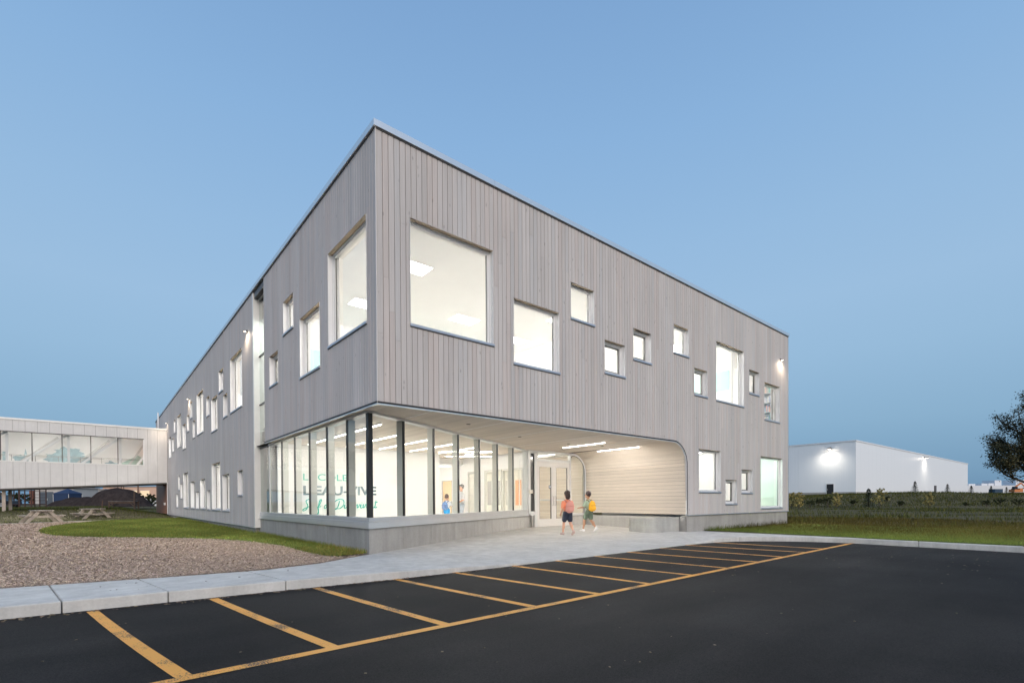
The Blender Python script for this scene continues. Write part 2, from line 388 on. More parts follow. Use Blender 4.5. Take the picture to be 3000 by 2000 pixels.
def make_ground():
    def axis(extra):
        a = [-3000, -1500, -700, -350, -200, -120, -80, -60, -45, -34, -26, -20, -16, -13, -10, -8, -6, -4.5, -3, -1.5, 0, 2, 4, 6, 8, 10, 12]
        a += list(np.arange(13.5, 40, 1.6)) + list(np.arange(41, 110, 3.0)) + [115, 125, 140, 160, 190, 230, 280, 350, 500, 800, 1500, 3000]
        return sorted(set(a + extra))
    xs = axis([12.45, 12.55]); ys = axis([30.9, 31.0])
    V = []; F = []
    for y in ys:
        for x in xs:
            low = (x < 12.5 and y < 30.95)
            if low: z = -.45
            else: z = terrain_z(x, y)
            V.append((x, y, z))
    nx = len(xs)
    for j in range(len(ys) - 1):
        for i in range(nx - 1): F.append((j * nx + i, j * nx + i + 1, (j + 1) * nx + i + 1, (j + 1) * nx + i))
    me = bpy.data.meshes.new('ground'); me.from_pydata(V, [], F)
    me.polygons.foreach_set('use_smooth', [True] * len(F))
    me.materials.append(ground_mat('meadow_ground', [(.066, .062, .040), (.112, .104, .064), (.135, .120, .080), (.082, .088, .046)], .11, fine=9))
    link(bpy.data.objects.new('ground', me), kind='structure')
make_ground()

# asphalt lot
def make_asphalt():
    m = bpy.data.materials.new('asphalt'); m.use_nodes = True; n = m.node_tree; N = n.nodes; L = n.links
    b = N['Principled BSDF']; b.inputs['Roughness'].default_value = .92; b.inputs['Specular IOR Level'].default_value = .10
    t = N.new('ShaderNodeTexCoord')
    z1 = N.new('ShaderNodeTexNoise'); z1.inputs['Scale'].default_value = 110; z1.inputs['Detail'].default_value = 3; L.new(t.outputs['Object'], z1.inputs['Vector'])
    z2 = N.new('ShaderNodeTexNoise'); z2.inputs['Scale'].default_value = .55; z2.inputs['Detail'].default_value = 6; L.new(t.outputs['Object'], z2.inputs['Vector'])
    mp = N.new('ShaderNodeMapping'); mp.inputs['Scale'].default_value = (.25, 1.4, 1); mp.inputs['Rotation'].default_value = (0, 0, .35); L.new(t.outputs['Object'], mp.inputs[0])
    z3 = N.new('ShaderNodeTexNoise'); z3.inputs['Scale'].default_value = 1.2; z3.inputs['Detail'].default_value = 4; L.new(mp.outputs[0], z3.inputs['Vector'])
    def mr(z, lo, hi, a=.3, c=.7):
        k = N.new('ShaderNodeMapRange'); k.inputs[1].default_value = a; k.inputs[2].default_value = c; k.inputs[3].default_value = lo; k.inputs[4].default_value = hi; L.new(z.outputs[0], k.inputs[0]); return k.outputs[0]
    a = N.new('ShaderNodeMath'); a.operation = 'MULTIPLY'; L.new(mr(z1, .55, 1.55), a.inputs[0]); L.new(mr(z2, .74, 1.30), a.inputs[1])
    a2 = N.new('ShaderNodeMath'); a2.operation = 'MULTIPLY'; L.new(a.outputs[0], a2.inputs[0]); L.new(mr(z3, .85, 1.2), a2.inputs[1])
    v = N.new('ShaderNodeVectorMath'); v.operation = 'SCALE'; v.inputs[0].default_value = (.0185, .0180, .0180); L.new(a2.outputs[0], v.inputs['Scale'])
    L.new(v.outputs[0], b.inputs['Base Color'])
    bp = N.new('ShaderNodeBump'); bp.inputs['Strength'].default_value = .5; bp.inputs['Distance'].default_value = .006; L.new(z1.outputs[0], bp.inputs['Height']); L.new(bp.outputs[0], b.inputs['Normal'])
    mb = MB(); mb.quad((-90, -90, -.14), (12.5, -90, -.14), (12.5, -1.3, -.14), (-90, -1.3, -.14))
    o = mb.build('parking_lot', m, kind='structure')
    # worn yellow paint
    p = bpy.data.materials.new('yellow_paint'); p.use_nodes = True; n = p.node_tree; N = n.nodes; L = n.links
    b = N['Principled BSDF']; b.inputs['Roughness'].default_value = .7
    t = N.new('ShaderNodeTexCoord'); z = N.new('ShaderNodeTexNoise'); z.inputs['Scale'].default_value = 75; z.inputs['Detail'].default_value = 4; L.new(t.outputs['Object'], z.inputs['Vector'])
    z0 = N.new('ShaderNodeTexNoise'); z0.inputs['Scale'].default_value = 2.5; z0.inputs['Detail'].default_value = 3; L.new(t.outputs['Object'], z0.inputs['Vector'])
    ad = N.new('ShaderNodeMath'); ad.operation = 'ADD'; L.new(z.outputs[0], ad.inputs[0]); L.new(z0.outputs[0], ad.inputs[1])
    r_ = N.new('ShaderNodeValToRGB'); r_.color_ramp.elements[0].position = .395; r_.color_ramp.elements[0].color = (.05, .045, .035, 1)
    r_.color_ramp.elements[1].position = .465; r_.color_ramp.elements[1].color = (.80, .375, .070, 1)
    hf = N.new('ShaderNodeMath'); hf.operation = 'MULTIPLY'; hf.inputs[1].default_value = .5; L.new(ad.outputs[0], hf.inputs[0]); L.new(hf.outputs[0], r_.inputs[0])
    L.new(r_.outputs[0], b.inputs['Base Color'])
    zl = -.136
    starts = [(-4.41, -1.72), (-3.18, -1.80), (-1.87, -1.89), (-.60, -1.93), (.54, -1.93), (1.90, -1.93), (3.10, -1.92), (4.36, -1.90), (5.63, -1.87), (7.07, -1.83), (8.33, -1.84), (9.72, -1.95)]
    ends = [-3.88, -2.78, -1.60, -.33, .88, 2.09, 3.36, 4.64, 5.97, 7.28, 8.66, 9.9]
    def lineY(x): return -5.14 + (x + 4.5) * .0215
    for (xs, ys), xe in zip(starts, ends):
        ye = lineY(xe) + .05; n_ = 10; mb = MB(); w = .055
        for k in range(n_):
            pts = []
            for q in (k, k + 1):
                s = q / n_; xx = xs + (xe - xs) * (.86 * s + .14 * s * s) if xe - xs > .2 else xs + (xe - xs) * s
                pts.append((xx, ys + (ye - ys) * s))
            (xa, ya), (xb, yb) = pts
            mb.quad((xa - w, ya, zl), (xb - w, yb, zl), (xb + w, yb, zl), (xa + w, ya, zl))
        mb.build('painted_line', p, o)
    mb = MB(); n_ = 30
    for k in range(n_):
        xa = -5.4 + (12.3 + 5.4) * k / n_; xb = -5.4 + (12.3 + 5.4) * (k + 1) / n_
        mb.quad((xa, lineY(xa) - .055, zl + .002), (xb, lineY(xb) - .055, zl + .002), (xb, lineY(xb) + .055, zl + .002), (xa, lineY(xa) + .055, zl + .002))
    mb.build('painted_line', p, o)
    return o
LOT = make_asphalt()

# crumbs of stone and wood chip scattered on the asphalt
def make_debris():
    v = []; t = []
    def chip(x, y, z, s, flat=.4):
        a = rng.uniform(0, math.pi); w = s * rng.uniform(.35, .9)
        c, sn = math.cos(a), math.sin(a); h = s * flat
        P = [(-s, -w), (s, -w), (s * .8, w), (-s * .9, w)]
        P = [(x + c * p - sn * q, y + sn * p + c * q) for p, q in P]
        tops = [(p[0] * .8 + x * .2, p[1] * .8 + y * .2, z + h * rng.uniform(.6, 1.2)) for p in P]
        base = [(p[0], p[1], z) for p in P]
        v.extend(tops)
        for k in range(4): v.extend([base[k], base[(k + 1) % 4], tops[(k + 1) % 4], tops[k]])
        g = rng.uniform(.15, .75); cc = (g, g * rng.uniform(.8, .95), g * rng.uniform(.6, .85)); t.extend([cc] * 5)
    for _ in range(170):
        x = rng.uniform(-6.5, 12); y = rng.uniform(-9.2, -1.9); chip(x, y, -.137, rng.uniform(.004, .012))
    for _ in range(420):
        x = rng.uniform(-6.5, 2); y = -1.62 - .06 * max(0, x + 5) - abs(rng.normal(0, .07)); chip(x, y - .02, -.137, rng.uniform(.006, .02))
    for _ in range(60):
        x = rng.uniform(6, 12); y = rng.uniform(-8, -5.5); chip(x, y, -.137, rng.uniform(.006, .020), .2)
    for _ in range(50):
        x = rng.uniform(-4.5, 8); chip(x, rng.uniform(-1.5, -.4), .0 if x < -1.5 else -.2, rng.uniform(.006, .014))
    np_mesh('litter_crumbs', np.array(v), 4, mat('crumb', (.32, .29, .25), .9, var=.2, tone=True), tones=t, kind='stuff')
make_debris()

# ------------------------------------------------------------------ sidewalk with kerb faces, cast in slabs
def make_sidewalk():
    fr = [(-16, -1.25), (-9, -1.42), (-5.19, -1.58), (-3.15, -1.71), (-1.96, -1.80), (-.65, -1.93), (.57, -1.95), (1.9, -1.97), (3.1, -1.95), (4.42, -1.93), (5.63, -1.90),
          (7, -1.86), (8.33, -1.86), (9.3, -1.90), (9.95, -2.02), (10.5, -2.22), (11.0, -2.55), (11.5, -3.05), (11.9, -3.65), (12.18, -4.3), (12.26, -4.9), (12.22, -5.63), (12.14, -8.23), (11.95, -14), (11.8, -22)]
    bk = [(-16, .95), (-9, .45), (-5.37, .13), (-3.4, -.20), (-2.15, -.32), (-1.2, -.06), (.15, .80), (1.5, 1.49), (3.0, 2.24), (4.5, 3.0), (6.0, 3.76),
          (7.2, 4.36), (8.45, 5.0), (9.6, 5.0), (10.8, 5.0), (11.86, 5.0), (11.7, 2.5), (11.55, .06), (12.66, .06), (12.92, -.9), (12.75, -3.2), (12.42, -5.6), (12.34, -8.2), (12.15, -14), (12.0, -22)]
    def zf(x, y):
        if y < -2.6: return 0.0 if x > 10 else 0
        return -.118 * sstep(-1.5, 3.2, x) * (1 - sstep(8.9, 10.4, x))
    def zb(x, y): return .10 * sstep(.5, 5.0, y)
    zfs = [zf(*p) for p in fr]; zbs = [zb(*p) if p[0] > .2 else 0 for p in bk]
    # cumulative stations, finely resampled
    st = []
    for i in range(len(fr) - 1):
        for k in range(4):
            s = k / 4
            st.append((i + s, [fr[i][j] + (fr[i + 1][j] - fr[i][j]) * s for j in (0, 1)] + [zfs[i] + (zfs[i + 1] - zfs[i]) * s],
                       [bk[i][j] + (bk[i + 1][j] - bk[i][j]) * s for j in (0, 1)] + [zbs[i] + (zbs[i + 1] - zbs[i]) * s]))
    i = len(fr) - 1; st.append((i, [*fr[i], zfs[i]], [*bk[i], zbs[i]]))
    cuts = {0, 3, 5, 7, 9, 11, 15, 28, 46, 61, 73, 79, 85, 88, 91, 94, len(st) - 1}
    cuts = sorted(cuts)
    root = empty('sidewalk'); root['kind'] = 'structure'
    for a, b in zip(cuts, cuts[1:]):
        mb = MB(); n = 6; rows = []
        for q in range(a, b + 1):
            _, f, k_ = st[q]; row = []
            ox = 0
            for j in range(n + 1):
                s = j / n; row.append([f[m_] + (k_[m_] - f[m_]) * s for m_ in range(3)])
            rows.append(row)
        # shrink the ends by 5 mm for the joint
        for rr, rn in ((rows[0], rows[1]), (rows[-1], rows[-2])):
            for p_, q_ in zip(rr, rn):
                d = Vector(q_) - Vector(p_); L_ = d.length
                if L_ > .02: d *= .006 / L_; p_[0] += d.x; p_[1] += d.y
        for q in range(len(rows) - 1):
            for j in range(n): mb.quad(rows[q][j], rows[q + 1][j], rows[q + 1][j + 1], rows[q][j + 1])
        e = [r_[0] for r_ in rows]; g = [r_[-1] for r_ in rows]
        for q in range(len(rows) - 1):
            mb.quad((*e[q][:2], -.3), (*e[q + 1][:2], -.3), e[q + 1], e[q]); mb.quad((*g[q][:2], -.3), (*g[q + 1][:2], -.3), g[q + 1], g[q])
        for rr in (rows[0], rows[-1]):
            for j in range(n): mb.quad((*rr[j][:2], -.3), (*rr[j + 1][:2], -.3), rr[j + 1], rr[j])
        ob = mb.build('slab', WALK, root)
        bm = bmesh.new(); bm.from_mesh(ob.data); bmesh.ops.remove_doubles(bm, verts=bm.verts, dist=.0005); bmesh.ops.recalc_face_normals(bm, faces=bm.faces); bm.to_mesh(ob.data); bm.free()
        bv = ob.modifiers.new('edge', 'BEVEL'); bv.width = .014; bv.segments = 2; bv.limit_method = 'ANGLE'; bv.angle_limit = R(55)
make_sidewalk()

# ------------------------------------------------------------------ wood chip bed, lawns
LAWN = [(-6.1, 18.0), (-6.15, 20.5), (-5.95, 23.0), (-5.3, 26.2), (-4.2, 29.4), (-3.0, 30.7), (-1.5, 31.6), (.02, 32.0), (.02, 10.3), (.16, 10.3), (.16, .86), (-.05, .72), (-.42, .62), (-.70, .95), (-.74, 2.0), (-.66, 4.3), (-.95, 6.4), (-1.42, 7.9), (-2.2, 9.4), (-2.9, 10.4), (-3.7, 11.3), (-4.6, 12.4), (-5.25, 13.7), (-5.75, 15.4)]
def inpoly(x, y, P):
    c = False; n = len(P)
    for i in range(n):
        x1, y1 = P[i]; x2, y2 = P[(i + 1) % n]
        if (y1 > y) != (y2 > y) and x < (x2 - x1) * (y - y1) / (y2 - y1) + x1: c = not c
    return c
def make_chips():
    back = [(-16, .93), (-9, .43), (-5.37, .11), (-3.4, -.22), (-2.15, -.34), (-1.2, -.08), (.16, .79)]
    poly = [(-90, 1.5)] + back + [(.16, 31.0), (.16, 32.1), (-1.0, 32.1), (-3.7, 31.85), (-6.1, 31.3), (-8.4, 29.1), (-14, 27), (-90, 20)]
    mb = MB(); mb.quad(*[(x, y, -.012) for x, y in poly])
    mb.build('wood_chip_bed', ground_mat('chip_ground', [(.17, .12, .095), (.32, .245, .20), (.44, .36, .305)], 17, fine=60, bump=1.0), kind='structure')
    N = 190000
    d = rng.uniform(0, 1, N) ** 1.6
    y = -.3 + d * 31; x = rng.uniform(-1, 0, N) * (9.5 + .25 * y) - .0
    keep = np.array([(yy > np.interp(xx, [b[0] for b in back], [b[1] for b in back]) + .03) and not inpoly(xx, yy, LAWN) and yy < 31 for xx, yy in zip(x, y)])
    x = x[keep]; y = y[keep]; n = len(x)
    a = rng.uniform(0, 2 * math.pi, n); s = rng.uniform(.006, .022, n); w = rng.uniform(.003, .0065, n); s *= 1 + y * .04; w *= 1 + y * .07
    tl = rng.uniform(-.5, .5, n) * s; t2 = rng.uniform(-.6, .6, n) * w; z = rng.uniform(-.006, .016, n)
    c, q = np.cos(a), np.sin(a); V = np.zeros((n, 4, 3))
    for k, (p, r_) in enumerate(((-1, -1), (1, -1), (1, 1), (-1, 1))):
        V[:, k, 0] = x + c * p * s - q * r_ * w; V[:, k, 1] = y + q * p * s + c * r_ * w; V[:, k, 2] = z + p * tl + r_ * t2 + .012
    g = rng.uniform(.62, 1.18, n); T = np.stack([g, g * rng.uniform(.92, 1.0, n), g * rng.uniform(.80, 1.0, n)], 1)
    np_mesh('wood_chips', V.reshape(-1, 3), 4, mat('chip', (.56, .455, .385), .95, var=.1, tone=True, spec=.1), tones=T, kind='stuff')
make_chips()

LAWNM = ground_mat('lawn_soil', [(.050, .070, .018), (.080, .108, .026), (.11, .125, .040)], 2.2, fine=30)
BLADE = mat('grass_blade', (.145, .185, .048), .85, var=.25, scale=1.5, tone=True, spec=.05)
def tri_blades(name, x, y, z0, h, w, tones, lean=.5):
    n = len(x); a = rng.uniform(0, 2 * math.pi, n); c, s = np.cos(a), np.sin(a)
    lx = rng.normal(0, lean, n) * h; ly = rng.normal(0, lean, n) * h
    V = np.zeros((n, 3, 3))
    V[:, 0] = np.stack([x - c * w, y - s * w, z0 - .01], 1); V[:, 1] = np.stack([x + c * w, y + s * w, z0 - .01], 1); V[:, 2] = np.stack([x + lx, y + ly, z0 + h], 1)
    return np_mesh(name, V.reshape(-1, 3), 3, BLADE, tones=tones, kind='stuff')
def lawn_z(x, y): return .035 + .05 * sstep(12, 36, y)
def make_lawn():
    mb = MB()
    # fan strips so that the surface can rise gently towards the far end
    ys = np.linspace(.75, 31.9, 48)
    def xl(y):
        P = [p for p in LAWN if p[0] < .0 or p[1] < .8]
        xs_ = [];
        n = len(LAWN)
        for i in range(n):
            x1, y1 = LAWN[i]; x2, y2 = LAWN[(i + 1) % n]
            if (y1 > y) != (y2 > y): xs_.append((x2 - x1) * (y - y1) / (y2 - y1) + x1)
        return min(xs_), max(xs_)
    for a, b in zip(ys, ys[1:]):
        (l0, r0), (l1, r1) = xl(a), xl(b)
        mb.quad((l0, a, .004), (l0 + .12, a, lawn_z(0, a)), (l1 + .12, b, lawn_z(0, b)), (l1, b, .004))
        mb.quad((l0 + .12, a, lawn_z(0, a)), (r0, a, lawn_z(0, a)), (r1, b, lawn_z(0, b)), (l1 + .12, b, lawn_z(0, b)))
    mb.build('lawn', LAWNM, kind='structure')
    N = 130000; y = .7 + 31 * rng.uniform(0, 1, N) ** 1.35; x = rng.uniform(-6.2, .15, N)
    jx = rng.normal(0, .07, N); k = np.array([inpoly(a + c, b + c, LAWN) for a, b, c in zip(x, y, jx)]); x, y = x[k], y[k]; n = len(x)
    z = np.array([lawn_z(a, b) for a, b in zip(x, y)])
    patch = .5 + .5 * np.sin(x * 1.9 + 1.2) * np.sin(y * .8 + x * .4)
    g = rng.uniform(.6, 1.25, n) * (.75 + .45 * patch)
    dry = (rng.uniform(0, 1, n) < (.10 + .35 * (y < 3))).astype(float)
    T = np.stack([g * (1 + .9 * dry), g * (1 + .15 * dry), g * (.9 + .4 * dry)], 1)
    h = rng.uniform(.02, .055, n) * (1 + (x > -.12) * 1.2); w = rng.uniform(.003, .006, n) * (1 + y * .09)
    tri_blades('lawn_grass', x, y, z, h, w, T)
    # grass on the right: a mown strip behind the kerb, rougher grass beyond
    N = 120000; d = rng.uniform(0, 1, N) ** 2.0
    X = 12.5 + d * 17; Y = rng.uniform(-26, 0, N) + d * 22
    edge = np.interp(Y, [-22, -14, -8.2, -5.6, -3.2, -.9, .06], [12.0, 12.15, 12.34, 12.42, 12.75, 12.92, 12.66]) + .03
    ok = (X > edge) & ~((Y > -.0) & (X < 20.3)); X, Y = X[ok], Y[ok]; n = len(X)
    z = np.array([terrain_z(a, b) for a, b in zip(X, Y)])
    near = np.clip(1 - (X - edge[ok]) / 4.5, 0, 1)
    base = ((Y > -.35) & (X < 20.3)).astype(float)
    g = rng.uniform(.6, 1.2, n) * (.55 + .80 * near ** 1.5) * (1 - .3 * base)
    T = np.stack([g * (1.0 + .35 * (1 - near)), g * (1.05 - .18 * (1 - near)), g * .9], 1)
    h = rng.uniform(.03, .075, n) * (1 + .9 * (1 - near) + 1.8 * base); w = rng.uniform(.003, .006, n) * (1 + (X - 12) * .11)
    tri_blades('verge_grass', X, Y, z, h, w, T)
    mb = MB()
    V = [(12.02, -22), (12.17, -14), (12.36, -8.2), (12.44, -5.6), (12.77, -3.2), (12.94, -.9), (12.70, .07), (20.3, .07), (20.3, -22)]
    mb.quad(*[(a, b, .012) for a, b in V])
    mb.build('verge', LAWNM, kind='structure')
    # weeds over the field and the bank
    N = 52000; Yd = 14 + 78 * rng.uniform(0, 1, N) ** .9; Xd = Yd * rng.uniform(.50, 1.10, N)
    P = [CAM + RH * a + FH * b for a, b in zip(Xd, Yd)]
    x = np.array([p.x for p in P]); y = np.array([p.y for p in P])
    cl = np.sin(x * .35 + 2 * np.sin(y * .17)) * np.sin(y * .41 + 1.7 * np.sin(x * .13)) + .5 * np.sin(x * .9 + y * 1.1)
    bank = np.clip((Yd - 60) / 6, 0, 1)
    ok = (x > 21) & ((rng.uniform(-.3, 1.2, N) < cl) | (bank > .5)); x, y, cl, bank, Yd = x[ok], y[ok], cl[ok], bank[ok], Yd[ok]; n = len(x)
    z = np.array([terrain_z(a, b) for a, b in zip(x, y)])
    h = rng.uniform(.06, .24, n) * (1 + .6 * np.clip(cl, 0, 1)) * (1 + .25 * bank); w = .006 + .00042 * Yd
    g = rng.uniform(.32, .80, n) * (1 - .15 * bank); yl = rng.uniform(0, 1, n) ** 2
    T = np.stack([g * (.8 + .7 * yl), g * (.78 + .25 * yl), g * .9], 1)
    tri_blades('meadow_weeds', x, y, z, h, w, T, .35)
    # rough grass past the picnic tables, under and beyond the bridge
    N = 26000; x = rng.uniform(-22, 6, N); y = 31.6 + 45 * rng.uniform(0, 1, N) ** 1.5
    ok = ~((x > -.2) & (y < 48)); x, y = x[ok], y[ok]; n = len(x); z = np.array([terrain_z(a, b) for a, b in zip(x, y)])
    g = rng.uniform(.3, .75, n); T = np.stack([g * 1.0, g * .9, g * .9], 1)
    tri_blades('rough_grass', x, y, z, rng.uniform(.04, .12, n), np.full(n, .02), T, .4)
make_lawn()
mb = MB()
for a, b in zip([(-8.4, 29.05), (-6.1, 31.3), (-3.7, 31.88), (-1.0, 32.12)], [(-6.1, 31.3), (-3.7, 31.88), (-1.0, 32.12), (.0, 32.15)]):
    mb.bar((*a, .0), (*b, .0), .06, .09)
mb.build('edging_strip', mat('pale_edging', (.45, .42, .38), .8), label='pale low edging strip along the far side of the wood chips behind the picnic tables', cat='edging')

# ================================================================== the school
SCH = empty('school_building', (0, 0, 0), 'two storey school clad in pale grey boards with scattered lit square windows', 'building')

# ---- wall slabs behind the boards
fh = [w[:4] for w in FRONT_W]; lh = [w[:4] for w in LEFT_W]
mb = MB()
slab_holes(mb, MF, .036, XE - .02, ZS + .02, ZT, .036, .26, [h for h in fh if h[2] > ZS])
slab_holes(mb, MF, PX + .03, XE - .02, .60, ZS + .02, .036, .26, [h for h in fh if h[2] < ZS])
# spandrel above the curved portal corner
arc = [(PX - PR + PR * math.cos(a), ZS - PR + PR * math.sin(a)) for a in np.linspace(0, math.pi / 2, 9)]
for (xa, za), (xb, zb) in zip(arc, arc[1:]):
    for d in (.036, .26): mb.quad((xa + .03, d, za), (xa + .03, d, ZS + .02), (xb + .03, d, ZS + .02), (xb + .03, d, zb))
FWALL = mb.build('front_wall', DARKGAP, SCH)
mb = MB()
slab_holes(mb, ML, .262, 8.69, ZS + .02, ZT, .036, .26, [h for h in lh if h[0] < 8.6])
slab_holes(mb, ML, 10.21, YE - .02, .24, ZT, .036, .26, [h for h in lh if h[0] > 9])
LWALL = mb.build('side_wall', DARKGAP, SCH)
# inner linings, so that the rooms are white
mb = MB()
slab_holes(mb, MF, .262, XE - .3, ZS + .03, ZT - .1, .262, .275, [h for h in fh if h[2] > ZS])
slab_holes(mb, MF, PX + .4, XE - .3, .55, ZS, .262, .275, [h for h in fh if h[2] < ZS])
slab_holes(mb, ML, .28, 8.69, ZS + .03, ZT - .1, .262, .275, [h for h in lh if h[0] < 8.6])
slab_holes(mb, ML, 10.23, YE - .3, .3, ZT - .1, .262, .275, [h for h in lh if h[0] > 9])
mb.build('inner_lining', INW, SCH)

# ---- cladding boards
BW = .130
pieces = []      # (kind, polygon corners, size score)
def tone():
    g = 1 + random.gauss(0, .03); k = random.random()
    if k < .16: return (g * 1.02, g * .985, g * .97)
    if k < .30: return (g * .965, g * .99, g * 1.01)
    return (g, g, g)
def boards(face, u0, u1, bot, top, holes):
    n = int(round((u1 - u0) / BW)); w = (u1 - u0) / n
    for i in range(n):
        a, b = u0 + i * w, u0 + (i + 1) * w
        zl, zr = bot(a), bot(b); zt = top(a)
        zmin = max(zl, zr)
        br = {zmin, zt}
        hs = [h for h in holes if h[0] < b - .004 and h[1] > a + .004]
        for h in hs: br |= {min(max(h[2], zmin), zt), min(max(h[3], zmin), zt)}
        br = sorted(br)
        segs = []
        for c, d in zip(br, br[1:]):
            if d - c < .01: continue
            m_ = (c + d) / 2; aa, bb = a, b
            for h in hs:
                if h[2] < m_ < h[3]:
                    if h[0] <= a + .004 and h[1] >= b - .004: aa = bb; break
                    if h[0] > a and h[0] < b: bb = min(bb, h[0])
                    if h[1] > a and h[1] < b: aa = max(aa, h[1])
            if bb - aa < .012: continue
            if segs and abs(segs[-1][3] - c) < 1e-6 and segs[-1][0] == aa and segs[-1][1] == bb: segs[-1][3] = d
            else: segs.append([aa, bb, c, d])
        t0 = tone()
        for k, (aa, bb, c, d) in enumerate(segs):
            cl, cr = (zl, zr) if abs(c - zmin) < 1e-6 and (aa, bb) == (a, b) else (c, c)
            cuts = [c]; z = c + random.uniform(1.2, 4.4)
            while z < d - .7: cuts.append(z); z += random.uniform(2.6, 4.6)
            cuts.append(d)
            for q, (e, f) in enumerate(zip(cuts, cuts[1:])):
                tt = t0 if q == 0 else tone()
                e0, e1 = (cl, cr) if q == 0 else (e + .004, e + .004)
                pieces.append((face, aa, bb, e0, e1, f, tt))
def fbot(x):
    if x <= PX - PR: return ZS
    if x >= PX - .005: return .60
    return ZS - PR + math.sqrt(max(PR * PR - (x - (PX - PR)) ** 2, 0))
boards('F', .022, XE, fbot, lambda x: ZT, fh)
boards('L', .022, 8.69, lambda y: ZS, lambda y: ZT, lh)
boards('L', 10.21, 38.35, lambda y: .24, lambda y: ZT, lh)
boards('L', 38.35, YE, lambda y: 6.9, lambda y: ZT, [])
def board_into(mb, p):
    face, a, b, e0, e1, f, tt = p
    g, ch, dp = .0048, .007, .03
    a += g; b -= g
    if b - a < .02: ch = .001
    prof = [(a, dp), (a, ch), (a + ch, 0), (b - ch, 0), (b, ch), (b, dp)]
    lo = lambda u: e0 + (e1 - e0) * (u - a) / max(b - a, 1e-4)
    M = MF if face == 'F' else ML
    i = len(mb.v)
    mb.v += [M(u, d, lo(u)) for u, d in prof] + [M(u, d, f) for u, d in prof]
    for k in range(5): mb.f.append((i + k, i + k + 1, i + 7 + k, i + 6 + k)); mb.t.append(tt); mb.m.append(0)
    mb.f.append((i, i + 1, i + 2, i + 3, i + 4, i + 5)); mb.f.append((i + 11, i + 10, i + 9, i + 8, i + 7, i + 6)); mb.t += [tt] * 2; mb.m += [0] * 2
def score(p):
    face, a, b, e0, e1, f, tt = p
    c = Vector(((a + b) / 2, 0, (e0 + f) / 2)) if face == 'F' else Vector((0, (a + b) / 2, (e0 + f) / 2))
    d = c - CAM; cosn = abs(d.y if face == 'F' else d.x) / d.length
    return (b - a) * (f - e0) * cosn / d.length_squared
pieces.sort(key=score, reverse=True)
for p in pieces[:300]:
    mb = MB(); board_into(mb, p); mb.build('board', CLAD, FWALL if p[0] == 'F' else LWALL, tone=True)
for face, par in (('F', FWALL), ('L', LWALL)):
    mb = MB()
    for p in pieces[300:]:
        if p[0] == face: board_into(mb, p)
    mb.build('narrow_boards', CLAD, par, tone=True, kind='stuff')

# ---- trims and copings
mb = MB(); mb.box(-.007, .020, -.007, .020, ZS - .0, ZT); mb.build('corner_trim', mat('corner_trim_paint', (.56, .54, .53), .6, var=.04), SCH)
mb = MB(); mb.box(XE, XE + .03, -.01, .06, .6, ZT); mb.build('corner_trim', METAL, SCH)
mb = MB(); k = 0
x = -.05
while x < XE + .05:
    e = min(x + 3.05, XE + .05); mb.box(x, e - .004, -.05, .40, ZT + .002, ZC); x = e
mb.build('coping', METAL, SCH)
mb = MB(); y = .402
while y < YE + .05:
    e = min(y + 3.05, YE + .05); mb.box(-.05, .40, y, e - .004, ZT + .002, ZC); y = e
mb.build('coping', METAL, SCH)
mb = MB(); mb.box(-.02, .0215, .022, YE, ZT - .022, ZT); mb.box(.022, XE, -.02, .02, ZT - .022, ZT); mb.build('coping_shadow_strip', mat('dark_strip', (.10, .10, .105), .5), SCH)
mb = MB(); mb.box(.4, XE - .02, .4, YE, ZT - .25, ZT - .05); mb.build('roof', mat('roof_membrane', (.35, .35, .35), .9), SCH)
mb = MB(); mb.box(XE - .25, XE - .021, .27, 14, .6, ZT - .26); mb.box(7.2, 7.4, 15.2, YE, 0, ZT - .26); mb.box(.27, 7.4, YE - .25, YE - .021, 0, ZT - .26); mb.box(7.4, XE - .021, 14, 14.2, 0, ZT - .26)
mb.build('rear_wall', INW, SCH)

# ---- concrete plinths, cast in panels
def plinth(a, b, z0, z1, n, thick=.25, side=1, mitre=False):
    a = Vector(a); b = Vector(b); L_ = (b - a).length; d = (b - a) / L_; nrm = Vector((-d.y, d.x)) * side
    k = max(1, int(round(L_ / 1.22)))
    for i in range(k):
        p = a + d * (L_ * i / k + (.004 if i else 0)); q = a + d * (L_ * (i + 1) / k - .004)
        b4 = p + nrm * thick
        if mitre and i == 0: b4 = Vector((a.x + .001, a.y + thick / d.x))
        mb = MB(); mb.prism([tuple(p), tuple(q), tuple(q + nrm * thick), tuple(b4)], z0, z1 + 0.0)
        o = mb.build('concrete_panel', CONC, SCH, bevel=.004)
plinth((GA.x, GA.y), (GB.x + GD.x * .55, GB.y + GD.y * .55), -.3, .555, 7, mitre=True)
plinth((GA.x, 10.30), (GA.x, GA.y + .25 / GD.x + .005), -.3, .555, 7)
plinth((PX + .05, .03), (XE - .03, .03), -.3, .60, 7)
plinth((.05, 38.4), (.05, 10.30), -.3, .24, 20)
# upstand below the lined reveal and the built-in bench
lx = lambda y: PX + .068 * y
mb = MB(); mb.prism([(lx(0) - .02, .05), (lx(4.98) - .02, 4.98), (lx(4.98) + .3, 4.98), (lx(0) + .3, .29)], -.3, .52); mb.build('concrete_upstand', CONC, SCH, bevel=.008)
bp = [(lx(1.6) - .03, 1.60), (lx(.36) - .03, .30), (10.95, .34)] + [(10.62 + .46 * math.cos(a) - .05, .82 + .48 * math.sin(a)) for a in np.linspace(-math.pi / 2, -math.pi, 8)] + [(10.14, 1.25)] + [(10.48 - .34 * math.cos(a), 1.28 + .32 * math.sin(a)) for a in np.linspace(.2, math.pi / 2, 6)]
mb = MB(); mb.prism(bp, -.3, .515); mb.build('concrete_bench', concrete('bench_concrete', (.37, .37, .35), sc=2.2), SCH, bevel=.012)

